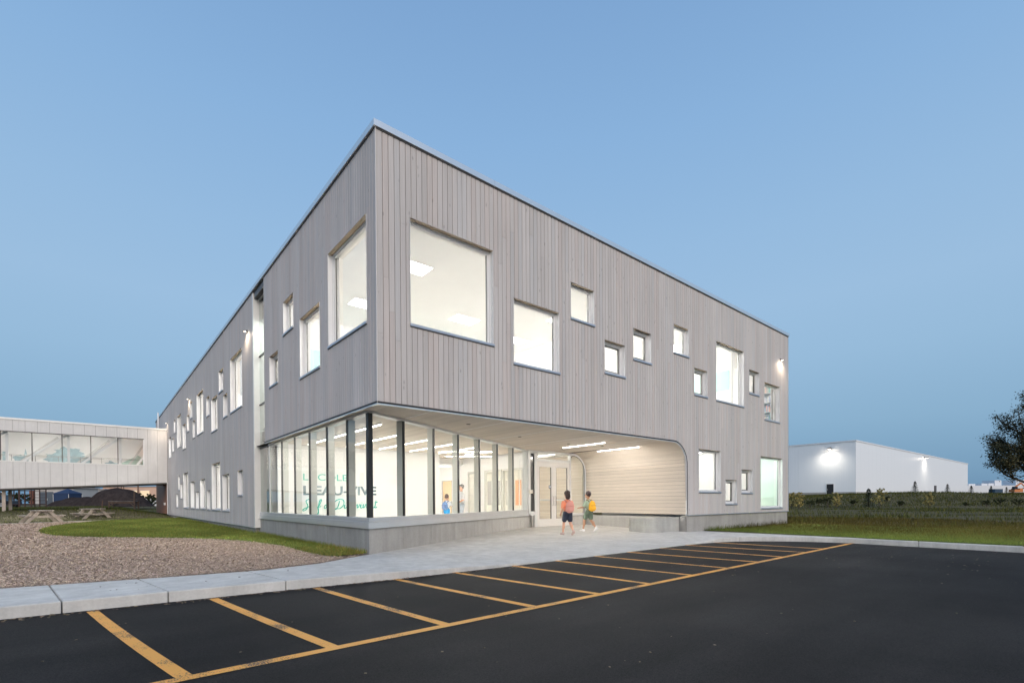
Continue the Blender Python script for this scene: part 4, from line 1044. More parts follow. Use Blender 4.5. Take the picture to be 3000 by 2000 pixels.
linear_light((5.95, 7.16, ZS - .06), (7.59, 5.94, ZS - .06), 'upper of two slanting glowing bars standing in for reflections across the lobby rows', 'slanting bars for glass reflections')  # reflection of an LED in the vestibule glass, built as a glowing bar
linear_light((7.17, 8.72, ZS - .06), (8.74, 7.57, ZS - .06), 'lower of two slanting glowing bars standing in for reflections across the lobby rows', 'slanting bars for glass reflections')  # second LED reflection, likewise built as a glowing bar
linear_light((7.2, 11.6, 2.86), (9.2, 11.6, 2.86), 'linear light across the corridor ceiling behind the people', 'corridor lights')
linear_light((7.0, 13.6, 2.86), (9.3, 13.6, 2.86), 'second linear light deep in the corridor by the maple door', 'corridor lights')
linear_light((8.97, 3.51, ZS - .02), (8.93, 1.52, ZS - .02), 'linear light under the entrance canopy on the glass door side', 'canopy lights')
linear_light((11.03, 3.60, ZS - .02), (10.99, 1.60, ZS - .02), 'linear light under the entrance canopy beside the curved boarded wall', 'canopy lights')
linear_light((10.5, 7.3, ZS - .03), (10.5, 5.5, ZS - .03), 'linear light behind the glass of the entrance transom', 'vestibule lights')
linear_light((9.7, 8.1, ZS - .03), (9.7, 6.6, ZS - .03), 'added second linear light brightening the vestibule behind the entrance doors', 'vestibule lights')  # added lamp, put in to brighten the vestibule walls

def ceiling_panel(x, y, z, sx_, sy_, label, group, mt):
    e = empty('ceiling_light', (x, y, z), label, 'light', group)
    mb = MB(); mb.box(-sx_ / 2 - .03, sx_ / 2 + .03, -sy_ / 2 - .03, sy_ / 2 + .03, -.012, -.001); mb.build('frame', WHITEF, e)
    mb = MB(); mb.box(-sx_ / 2, sx_ / 2, -sy_ / 2, sy_ / 2, -.022, -.0125); mb.build('diffuser', mt, e)
for x, y, w_ in ((2.4, 2.9, 'at the left edge of the largest front window'), (2.5, 6.2, 'low in the largest window of the long facade'), (5.7, 2.6, 'in the front row hidden above the second front window'), (5.8, 5.3, 'low right in the largest front window'), (8.6, 3.2, 'high in the second front window'), (8.7, 5.9, 'at the left edge of the second front window')): ceiling_panel(x, y, 7.62, .95, .6, 'corner classroom ceiling light ' + w_, 'corner classroom ceiling lights', PANEL)
for x, y, w_ in ((11.6, 3.2, 'behind the small middle windows of the front'), (14.6, 2.6, 'near the tall window with the teal wall band'), (14.6, 5.8, 'deep in the room with the teal wall band'), (18.3, 3.4, 'above the bookshelf by the right corner')): ceiling_panel(x, y, 7.62, 1.5, .9, 'upstairs ceiling light ' + w_, 'right upstairs ceiling lights', PANEL)
ORD = ('first', 'second', 'third', 'fourth', 'fifth', 'sixth', 'seventh', 'eighth')
for k, y in enumerate((12.6, 16, 19.5, 22.6, 26.2, 30, 34, 38.5)): ceiling_panel(3.4, y, 7.62, 1.2, .9, '%s upstairs ceiling light of the long wing counted from the glazed slot' % ORD[k], 'long wing upstairs ceiling lights', PANEL)
for k, y in enumerate((12.2, 15.5, 18.6, 21.8, 24.6, 28, 32)): ceiling_panel(3.0, y, 3.22, 1.2, .9, '%s ground floor ceiling light of the long wing counted from the glazed slot' % ORD[k], 'long wing ground floor ceiling lights', PANEL2)
for x, y, w_ in ((13.6, 2.0, 'in the square window just right of the entrance'), (15.8, 2.3, 'behind the two small low windows'), (18.6, .82, 'before the mint green wall by the right corner')): ceiling_panel(x, y, 3.22, .9, .5, 'ground floor ceiling light ' + w_, 'right ground floor ceiling lights', PANEL2)
ceiling_panel(.95, 9.45, 7.62, .5, .7, 'added upstairs ceiling light brightening the tall glazed slot in the long facade', 'added slot lights', PANEL)  # added panel, brightens the upper interior behind the slot glass
ceiling_panel(.95, 9.45, 3.70, .5, .7, 'added ground floor ceiling light brightening the tall glazed slot in the long facade', 'added slot lights', PANEL)  # added panel, brightens the lower interior behind the slot glass

LAMPM = mat('lamp_body', (.20, .20, .20), .5, .4)
def wall_lamp(loc, out, label, power=45, col=(1.0, .80, .58), s=.62, group='wall lamps'):
    e = empty('wall_lamp', loc, label, 'lamp', group); o = Vector(out)
    side = Vector((-o.y, o.x, 0))
    mb = MB(); mb.bar(-side * .07 * s + o * .02, side * .07 * s + o * .02, .035, .16 * s); mb.build('back_plate', LAMPM, e)
    mb = MB(); mb.bar(o * .035, o * .20 * s, .11 * s, .07 * s); mb.build('head', LAMPM, e, bevel=.005)
    mb = MB(); mb.bar(o * .06 + Vector((0, 0, -.037 * s)), o * .19 * s + Vector((0, 0, -.037 * s)), .09 * s, .012 * s); mb.build('lens', BULB, e)
    l = bpy.data.lights.new('lamp_beam', 'SPOT'); l.energy = power; l.color = col; l.spot_size = R(164); l.spot_blend = 1.0; l.shadow_soft_size = .06
    lo = bpy.data.objects.new('lamp_beam', l); COL.objects.link(lo); lo.parent = e; lo.location = o * (.13 * s + .46 * max(s - 1, .10)) + Vector((0, 0, -.06 * s))
wall_lamp((19.39, 0, 7.42), (0, -1, 0), 'lit wall lamp high at the right end of the front facade', 70)
wall_lamp((0, 10.99, 7.46), (-1, 0, 0), 'lit wall lamp beside the tall glazed slot on the long facade', 70)
wall_lamp((0, 26.0, 7.37), (-1, 0, 0), 'lit wall lamp in the middle of the long facade', 75)
wall_lamp((0, 37.9, 7.38), (-1, 0, 0), 'lit wall lamp above the roof end of the bridge', 85)

# ================================================================== bridge
def make_bridge():
    y0, y1 = 38.40, 41.7; xl = -16.0
    bz = lambda x: 2.73 + .0622 * x
    B = empty('sky_bridge', (0, 0, 0), 'raised white panelled footbridge with a ribbon window joining the long wing', 'bridge')
    PM = mat('white_metal_panel', (.585, .58, .57), .55, .05, var=.05, scale=1.5)
    pw = .62; x = 0.0; i = 0
    edges = []
    while x > xl: edges.append(x); x -= pw
    zt, w0, w1 = 6.86, 6.09, 4.07; xe = -1.46
    def panel(a, b, z0a, z0b, z1):
        mb = MB()
        # ribbed panel: three shallow folds
        xs = [a - .006, a - pw * .25, a - pw * .27, a - pw * .5, a - pw * .52, a - pw * .75, a - pw * .77, b + .006]
        ds = [0, 0, .010, .010, 0, 0, .010, .010]
        n = len(xs); zz = [z0a + (z0b - z0a) * (a - q) / (a - b) for q in xs]
        iv = len(mb.v)
        mb.v += [(q, y0 - .03 + d, z) for q, d, z in zip(xs, ds, zz)] + [(q, y0 - .03 + d, z1) for q, d in zip(xs, ds)]
        for k in range(n - 1): mb.f.append((iv + k, iv + k + 1, iv + n + k + 1, iv + n + k)); mb.t.append((1, 1, 1)); mb.m.append(0)
        mb.quad((a - .006, y0 - .03, z0a), (a - .006, y0 + .02, z0a), (a - .006, y0 + .02, z1), (a - .006, y0 - .03, z1)); mb.quad((b + .006, y0 - .02, z0b), (b + .006, y0 + .02, z0b), (b + .006, y0 + .02, z1), (b + .006, y0 - .02, z1))
        mb.build('panel', PM, B)
    for a, b in zip(edges, edges[1:]):
        if b > xe - .35: panel(a, b, bz(a), bz(b), zt)
        else:
            panel(a, b, w0, w0, zt); panel(a, b, bz(a), bz(b), w1 - .06)
    mb = MB(); mb.box(xl, -.001, y0 - .07, y1 + .07, zt + .002, 6.99); mb.build('roof_edge', mat('white_trim', (.72, .72, .70), .45, .1, var=.02), B)
    mb = MB(); mb.box(xe + .001, -1.246, y0 - .03, y0 + .02, w1 - .059, w0 - .001); mb.build('panel', PM, B)
    mb = MB(); mb.box(xl, xe, y0 + .0, y0 + .02, w1 - .06, w1 + 0.0); mb.box(xl, xe, y0 - .05, y0 - .001, w1 - .06, w1); mb.build('sill', mat('white_trim', (.72, .72, .70)), B)
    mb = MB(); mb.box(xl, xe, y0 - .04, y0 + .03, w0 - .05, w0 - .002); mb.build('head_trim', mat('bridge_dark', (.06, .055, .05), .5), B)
    mb = MB(); mb.box(xe - .07, xe, y0 - .04, y0 + .03, w1, w0 - .05); mb.build('end_jamb', WHITEF, B)
    # back-up sheet behind the panels, underside, rear wall
    mb = MB(); mb.box(xl, -.01, y0 + .021, y0 + .06, w0, zt); mb.box(xe, -.01, y0 + .021, y0 + .06, 3.2, w0); mb.build('backing', DARKGAP, B)
    mb = MB(); mb.box(xe - .01, -.01, y0 + .061, y0 + .07, 3.8, 6.35); mb.box(xe - .011, xe - .001, y0 + .031, y0 + .0605, 4.07, w0 - .05); mb.build('inner_lining', INW, B)
    mb = MB()
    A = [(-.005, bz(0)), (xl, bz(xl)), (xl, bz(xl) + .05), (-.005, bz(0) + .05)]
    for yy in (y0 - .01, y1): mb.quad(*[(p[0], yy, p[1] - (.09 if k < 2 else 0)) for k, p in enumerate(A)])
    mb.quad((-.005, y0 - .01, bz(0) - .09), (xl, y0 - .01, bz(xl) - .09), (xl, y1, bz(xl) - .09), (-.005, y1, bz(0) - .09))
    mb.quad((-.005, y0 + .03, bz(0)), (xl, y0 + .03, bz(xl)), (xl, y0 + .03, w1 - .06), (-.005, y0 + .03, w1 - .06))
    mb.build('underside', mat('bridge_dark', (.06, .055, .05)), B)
    ms = [-1.53, -3.06, -4.62, -6.18, -7.73, -9.27, -10.83, -12.4, -13.95]
    for m_ in ms[1:]:
        mb = MB(); mb.box(m_ - .03, m_ + .03, y0 - .035, y0 + .06, w1, w0 - .05); mb.build('mullion', mat('bridge_dark', (.06, .055, .05)), B)
    for a, b in zip(ms, ms[1:]):
        mb = MB(); mb.quad((a, y0, w1), (b, y0, w1), (b, y0, w0 - .05), (a, y0, w0 - .05)); mb.build('pane', GLASS, B)
    mb = MB(); mb.box(xl, -.01, y0 + .07, y1, 3.72, 3.8); mb.build('deck', INF, B)
    mb = MB(); mb.box(xl, -.01, y1 - .12, y1, 2.6, zt); mb.build('rear_wall', INW, B)
    mb = MB(); mb.box(xl, -.01, y0 + .07, y1 - .12, 6.35, 6.42); mb.build('ceiling', INC, B)
    mb = MB(); mb.box(xl - .1, xl, y0, y1, 2.0, 6.9); mb.build('end_wall', INW, B)
    # diagonal braces and posts
    for a, b in ((-8.4, -5.9), (-5.3, -2.9), (-11.6, -9.0), (-2.0, -.6)):
        mb = MB(); mb.bar((a, y0 + .45, 3.9), (b, y0 + .45, 6.1), .16, .14); mb.build('brace', WHITEF, B)
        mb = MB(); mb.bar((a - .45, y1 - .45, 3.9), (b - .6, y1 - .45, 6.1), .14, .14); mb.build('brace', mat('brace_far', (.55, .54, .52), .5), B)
    for q in (-9.0, -5.85, -2.9): mb = MB(); mb.box(q - .07, q + .07, y0 + .38, y0 + .52, 3.8, 6.35); mb.build('column', WHITEF, B)
    mb = MB()
    for z_ in (4.60, 4.68): mb.tube([(xl, y1 - .55, z_), (-.1, y1 - .55, z_)], .018, 6)
    for q in np.arange(-14, 0, 1.25): mb.tube([(q, y1 - .55, 3.8), (q, y1 - .55, 4.68)], .018, 6)
    mb.build('handrail', mat('rail_steel', (.25, .24, .22), .4, .6), B)
    # printed mural on the rear wall: bluish trees and a green gable
    yb = y1 - .125
    yb_ = [y1 - .125]
    def blob(cx, cz, r_, n_=26, j=.28):
        yb_[0] -= .0012; yb = yb_[0]
        return [(cx + r_ * (1 + random.uniform(-j, j)) * math.cos(2 * math.pi * k / n_), yb, cz + .72 * r_ * (1 + random.uniform(-j, j)) * math.sin(2 * math.pi * k / n_)) for k in range(n_)]
    TB = mat('mural_blue', (.30, .40, .43), .8, var=.35, scale=3.5); TG = mat('mural_green', (.42, .54, .47), .8, var=.2, scale=2)
    mb = MB()
    for cx, cz, r_ in ((-6.1, 4.85, .75), (-6.7, 4.55, .6), (-5.3, 4.5, .6), (-5.6, 4.95, .5), (-3.4, 4.2, .4), (-8.6, 4.45, .35)): mb.quad(*blob(cx, cz, r_))
    mb.quad((-8.5, yb, 4.0), (-8.1, yb, 4.0), (-8.3, yb, 5.2)); mb.quad((-9.5, yb, 4.0), (-9.2, yb, 4.0), (-9.2, yb, 4.9), (-9.5, yb, 4.9))
    mb.quad((-.55, yb, 3.9), (-.15, yb, 3.9), (-.05, yb, 5.6), (-.35, yb, 5.2))
    o = mb.build('mural', TB, B)
    mb = MB(); mb.quad((-2.9, yb - .002, 3.95), (-.8, yb - .002, 3.95), (-.8, yb - .002, 4.35), (-1.7, yb - .002, 5.05), (-2.9, yb - .002, 4.25)); mb.build('mural', TG, B)
    for q in (-8.6, -6.0, -3.4): ceiling_panel(q, y0 + 1.7, 6.35, .5, .35, 'small ceiling light inside the bridge, %s from the left' % {-8.6: 'first', -6.0: 'second', -3.4: 'third'}[q], 'bridge ceiling lights', emat('bridge_panel', (1, .975, .94), 420))
    for q, yy in ((-9.2, 39.0), (-9.1, 41.3)):
        mb = MB(); mb.box(q - .09, q + .09, yy - .09, yy + .09, terrain_z(q, yy) - .1, bz(q) - .09); mb.build('support_post', mat('galvanised_post', (.36, .31, .27), .5, .2), B)
make_bridge()
# rust coloured wall of the wing below the bridge
mb = MB(); mb.box(-.02, .03, 38.5, YE - .01, .25, 6.9); mb.build('rust_wall', mat('rust_panel', (.36, .15, .07), .6, var=.12, scale=2, stretch=(1, 1, .3)), SCH)
mb = MB(); mb.box(-.035, .03, 38.36, 38.44, .24, 2.75); mb.build('white_corner_strip', WHITEF, SCH)
mb = MB(); mb.box(-.12, -.02, 39.6, 40.0, .95, 1.15); mb.box(-.1, -.02, 40.4, 40.55, .95, 1.15); mb.build('outlet_box', SILVER, SCH)
mb = MB(); mb.tube([(-.35, 41.0, 6.9), (-.35, 41.0, 8.6)], .05, 10); mb.build('vent_pipe', WHITEF, label='white vent pipe standing on the bridge roof by the far end of the school', cat='pipe', smooth=True)

# ================================================================== picnic tables, bench, climbing frame, yard things
TIMB = mat('weathered_timber', (.40, .345, .29), .85, var=.22, scale=5, stretch=(1, 1, 1), bump=.3)
TIMB2 = mat('brown_timber', (.20, .125, .085), .85, var=.2, scale=5, bump=.3)
def picnic(loc, rz, label):
    e = empty('picnic_table', loc, label, 'table', 'picnic tables on the wood chips', rz)
    L_ = 1.8
    for k in range(5): mb = MB(); q = -.37 + k * .148; mb.box(q + .004, q + .144, -L_ / 2, L_ / 2, .72, .76); mb.build('top_plank', TIMB, e)
    for s in (-1, 1):
        for k in range(2): mb = MB(); q = s * .74 + (k - 1) * .142 ; mb.box(q + .004, q + .138, -L_ / 2, L_ / 2, .43, .47); mb.build('seat_plank', TIMB, e)
    for yy in (-.6, .6):
        for s in (-1, 1): mb = MB(); mb.bar((s * .20, yy, .72), (s * .82, yy, .0), .16, .06, (1, 0, 0) if False else (0, 1, 0)); mb.build('leg', TIMB, e)
        mb = MB(); mb.box(-.86, .86, yy + .03, yy + .07, .33, .43); mb.build('seat_beam', TIMB, e)
        mb = MB(); mb.box(-.36, .36, yy + .03, yy + .07, .63, .72); mb.build('top_beam', TIMB, e)
picnic((-6.85, 31.1, -.02), R(16), 'left weathered picnic table at the edge of the wood chips')
picnic((-4.55, 34.6, .02), R(24), 'right weathered picnic table standing nearer the long wing')
def workbench(p, rz):
    e = empty('timber_bench', tuple(p), 'brown timber bench with corner braces and one tall post before the soil heap', 'bench', None, rz)
    w = 1.1
    for sx_ in (-1, 1):
        for sy_ in (-.3, .3):
            h = .74 if not (sx_ == 1 and sy_ == -.3) else 1.65
            mb = MB(); mb.box(sx_ * w - .05, sx_ * w + .05, sy_ - .05, sy_ + .05, 0, h); mb.build('post', TIMB2, e)
    for sy_ in (-.3, .3):
        mb = MB(); mb.box(-w + .05, w - .05, sy_ - .03, sy_ + .03, .56, .70); mb.build('rail', TIMB2, e)
        for sx_ in (-1, 1): mb = MB(); mb.bar((sx_ * (w - .05), sy_, .30), (sx_ * (w - .42), sy_, .58), .05, .07, (0, 1, 0)); mb.build('brace', TIMB2, e)
    for k in range(4): mb = MB(); mb.box(-w - .06, w - .06, -.34 + k * .17, -.34 + k * .17 + .16, .742, .775); mb.build('top_plank', TIMB, e)
    mb = MB(); mb.box(w - .35, w - .06, -.3, .2, .90, .94); mb.build('shelf', TIMB2, e)
p = place(-36.75, 47, .40); p.z = terrain_z(p.x, p.y); workbench(p, math.atan2(RH.y, RH.x) + .12)
p = place(-38.85, 47); z = terrain_z(p.x, p.y); mb = MB(); mb.bar((p.x, p.y, z - .05), (p.x + .06, p.y, z + .72), .09, .09); mb.v[4] = (mb.v[4][0], mb.v[4][1], mb.v[4][2] - .12); mb.build('wooden_stake', TIMB2, label='short brown wooden stake driven into the grass left of the timber bench', cat='stake')

def climbing():
    Y = 58; c = place(-57.2, Y); z = terrain_z(c.x, c.y)
    e = empty('climbing_frame', (c.x, c.y, z), 'dark steel climbing frame of thin bars in the yard under the bridge', 'climbing frame', None, math.atan2(RH.y, RH.x))
    m_ = mat('dark_red_steel', (.045, .018, .014), .5, .3); H = 2.35; w = 1.9
    for sx_ in (-w, -w + .55, .55, 1.15, w):
        for sy_ in (-.9, .9): mb = MB(); mb.tube([(sx_, sy_, -.1), (sx_, sy_, H)], .06, 6); mb.build('post', m_, e)
    for sy_ in (-.9, .9):
        for h in (.35, H): mb = MB(); mb.tube([(-w, sy_, h), (w, sy_, h)], .06, 6); mb.build('rail', m_, e)
        for h in (.8, 1.15, 1.5, 1.9): mb = MB(); mb.tube([(.55, sy_, h), (w, sy_, h)], .03, 6); mb.build('rung', m_, e)
    for x_ in (-w, -w + .55, .55, w): mb = MB(); mb.tube([(x_, -.9, H), (x_, .9, H)], .04, 6); mb.build('rung', m_, e)
    mb = MB(); mb.tube([(-w, -.9, H - .1), (-w + .9, -.9, .3)], .03, 6); mb.build('brace', m_, e)
    mb = MB(); mb.box(-w, .3, -1.0, -.8, H - .02, H + .1); mb.build('monkey_bar_beam', m_, e)
climbing()

def mound():
    c = place(-57.5, 69); base = terrain_z(c.x, c.y); n, m_ = 56, 20; V = []; F = []
    ax = math.atan2(RH.y, RH.x)
    def hgt(u, v):
        p1 = 2.55 * max(0, 1 - ((u - 2.9) / 3.9) ** 2 - (v / 3.6) ** 2) ** .9 if abs(u - 2.9) < 3.9 else 0
        p2 = 1.35 * max(0, 1 - ((u + 2.2) / 4.6) ** 2 - (v / 3.2) ** 2) ** .9 if abs(u + 2.2) < 4.6 else 0
        return max(p1, p2) + .35 * min(p1, p2) + .07 * math.sin(u * 3.1 + v) * (p1 + p2 > .05)
    for j in range(m_ + 1):
        for i in range(n + 1):
            u = -7.5 + 15 * i / n; v = -4 + 8 * j / m_
            V.append((c.x + math.cos(ax) * u - math.sin(ax) * v, c.y + math.sin(ax) * u + math.cos(ax) * v, base - .12 + hgt(u, v) + random.uniform(-.02, .02)))
    for j in range(m_):
        for i in range(n): F.append((j * (n + 1) + i, j * (n + 1) + i + 1, (j + 1) * (n + 1) + i + 1, (j + 1) * (n + 1) + i))
    me = bpy.data.meshes.new('soil_heap'); me.from_pydata(V, [], F); me.polygons.foreach_set('use_smooth', [True] * len(F)); me.materials.append(ground_mat('soil', [(.030, .024, .024), (.045, .036, .034), (.06, .048, .045)], 2.0, fine=14, bump=1.0))
    link(bpy.data.objects.new('soil_heap', me), None, 'large dark heap of soil with two humps behind the timber bench', 'soil heap')
mound()

def yard():
    # white storage shed with a dark double door
    rz = math.atan2(RH.y, RH.x)
    c = place(-73.5, 84); z = terrain_z(c.x, c.y)
    e = empty('storage_shed', (c.x, c.y, z), 'white ribbed storage shed with dark double doors beside the blue tent', 'shed', None, rz)
    WP = mat('shed_panel', (.46, .44, .42), .7, var=.06, stretch=(8, 1, .2), scale=2)
    mb = MB(); mb.box(-7.2, -.7, 0, 5, -.2, 2.75); mb.build('wall', WP, e)
    mb = MB(); mb.box(-7.4, -.5, -.25, 5.2, 2.75, 2.95)
    mb.build('roof', mat('shed_roof', (.34, .30, .29), .7), e)
    mb = MB()
    for k in range(8): mb.box(-7.3 + k * .8, -6.75 + k * .8, -.30, -.24, 2.72, 2.98)
    mb.build('fascia_blocks', mat('shed_fascia', (.22, .16, .15), .8), e)
    DK = mat('shed_door', (.085, .10, .12), .5)
    for a in (-6.35, -5.2):
        mb = MB(); mb.box(a, a + 1.12, -.05, -.002, .05, 2.2); d = mb.build('door', DK, e)
        mb = MB(); mb.box(a + (1.0 if a < -6 else .08), a + (1.06 if a < -6 else .14), -.08, -.05, .75, 1.1); mb.build('handle', SILVER, d)
    mb = MB(); mb.box(-9.2, -8.6, 1, 1.3, -.2, 2.5); mb.box(-8.2, -7.6, 1, 1.3, -.2, 2.6); mb.build('brick_pier', mat('red_brick_pier', (.20, .085, .06), .9, var=.3, scale=8), e)
    c = place(-79, 96); z = terrain_z(c.x, c.y)
    e = empty('garage_row', (c.x, c.y, z), 'long low grey garage row with dark doors behind the soil heap', 'garage', None, rz)
    mb = MB(); mb.box(-9, .3, 0, 5, -.3, 2.85); mb.build('wall', mat('garage_wall', (.34, .33, .33), .8), e)
    mb = MB(); mb.box(-9.2, .5, -.2, 5.2, 2.85, 3.0); mb.build('roof', mat('shed_roof', (.34, .30, .29)), e)
    for k in range(4): mb = MB(); mb.box(-6.9 + k * 1.6, -5.5 + k * 1.6, -.05, -.002, 0, 2.1); mb.build('door', DK, e)
    # blue canopy tent
    c = place(-69.8, 78); z = terrain_z(c.x, c.y)
    e = empty('canopy_tent', (c.x, c.y, z), 'small blue pop-up canopy tent behind the soil heap', 'tent', None, rz)
    BL = mat('blue_fabric', (.014, .034, .09), .7, var=.1)
    mb = MB(); w = 1.2
    for a, b in (((-w, -w), (w, -w)), ((w, -w), (w, w)), ((w, w), (-w, w)), ((-w, w), (-w, -w))):
        mb.quad((*a, 1.85), (*b, 1.85), (0, 0, 2.6)); mb.quad((*a, 1.65), (*b, 1.65), (*b, 1.85), (*a, 1.85))
    mb.build('canopy', BL, e)
    mb = MB(); mb.quad((-w, -w + .05, .1), (w, -w + .05, .1), (w, -w + .05, 1.66), (-w, -w + .05, 1.66)); mb.quad((-w, w - .05, .1), (w, w - .05, .1), (w, w - .05, 1.66), (-w, w - .05, 1.66)); mb.quad((w - .05, -w, .1), (w - .05, w, .1), (w - .05, w, 1.66), (w - .05, -w, 1.66)); mb.build('side_curtain', BL, e)
    for a in (-w, w):
        for b in (-w, w): mb = MB(); mb.tube([(a, b, -.1), (a, b, 1.7)], .03, 6); mb.build('leg', SILVER, e)
    # low pinkish building with lit strip
    c = place(-84, 112); z = .4
    e = empty('annex_building', (c.x, c.y, z), 'low peach coloured building with a lit band seen under the bridge', 'building', None, rz)
    PK = mat('peach_panel', (.60, .40, .30), .7, var=.08, stretch=(3, 1, .3), scale=2)
    mb = MB(); mb.box(-8.3, 8.5, 0, 8, -.4, 4.35); mb.build('wall', PK, e)
    mb = MB(); mb.box(-8.5, 8.7, -.2, 8.2, 4.35, 4.5); mb.build('roof', METAL, e)
    mb = MB(); mb.box(-8.31, 8.51, -.06, -.01, -.3, 1.7); mb.build('white_base_panel', WHITEF, e)
    for a, b in ((-6.6, -3.6), (-3.3, -.6), (.2, 2.2)):
        mb = MB(); mb.box(a, b, -.08, -.02, 2.0, 3.5); wn = mb.build('lit_window', emat('annex_window', (1, .78, .52), .85), e)
        mb = MB(); mb.box(a - .08, b + .08, -.07, -.01, 1.92, 2.0); mb.box(a - .08, b + .08, -.07, -.01, 3.5, 3.58); mb.build('frame', SILVER, wn)
    mb = MB(); mb.box(5.9, 7.4, -.08, -.02, 1.9, 3.2); mb.build('window', DGLASS, e)
    for a in (-3.5, -2.7, -2.2, 1.0):
        mb = MB(); mb.tube([(a, -1.8, -.3), (a, -1.8, 4.6)], .10 if a < 0 else .16, 8); mb.build('canopy_post', TIMB2, e)
    # utility poles
    for k, (X, Yd, h) in enumerate(((-79.5, 92, 5.6), (-75.5, 88, 5.2))):
        c = place(X, Yd); mb = MB(); z = terrain_z(c.x, c.y); mb.tube([(c.x, c.y, z - .1), (c.x, c.y, z + h)], [.09, .06], 8); mb.bar((c.x - .5, c.y, z + h - .4), (c.x + .5, c.y, z + h - .4), .06, .06)
        mb.build('utility_pole', TIMB2, label='thin utility pole %s' % ('left of the soil heap against the sky' if k == 0 else 'above the garage row and the soil heap'), cat='pole')
    # parked car, mostly cut by the left edge
    c = place(-60.6, 58.5); z = terrain_z(c.x, c.y)
    e = empty('parked_car', (c.x, c.y, z), 'dark parked car cut off by the left edge under the bridge', 'car', None, rz)
    CP = mat('dark_car_paint', (.03, .03, .035), .25, .3)
    mb = MB(); P = [(-2.1, .35), (-2.15, .75), (-1.5, .88), (-.9, 1.35), (.5, 1.38), (1.2, .92), (2.0, .78), (2.1, .4)]
    for yy in (-.8, .8): mb.quad(*[(a, yy, b) for a, b in P])
    for a, b in zip(P, P[1:] + P[:1]): mb.quad((a[0], -.8, a[1]), (b[0], -.8, b[1]), (b[0], .8, b[1]), (a[0], .8, a[1]))
    mb.build('body', CP, e)
    mb = MB(); mb.quad((-1.3, -.805, .92), (-.82, -.805, 1.28), (.45, -.805, 1.3), (.98, -.805, .94)); mb.build('side_window', DGLASS, e)
    for xx in (-1.35, 1.3):
        for yy in (-.78, .78):
            mb = MB(); mb.tube([(xx, yy - .1, .32), (xx, yy + .1, .32)], .32, 16); ty = mb.build('tyre', BLACKF, e)
            mb = MB(); mb.tube([(xx, yy - .11, .32), (xx, yy + .11, .32)], .2, 12); mb.build('rim', SILVER, ty)
yard()

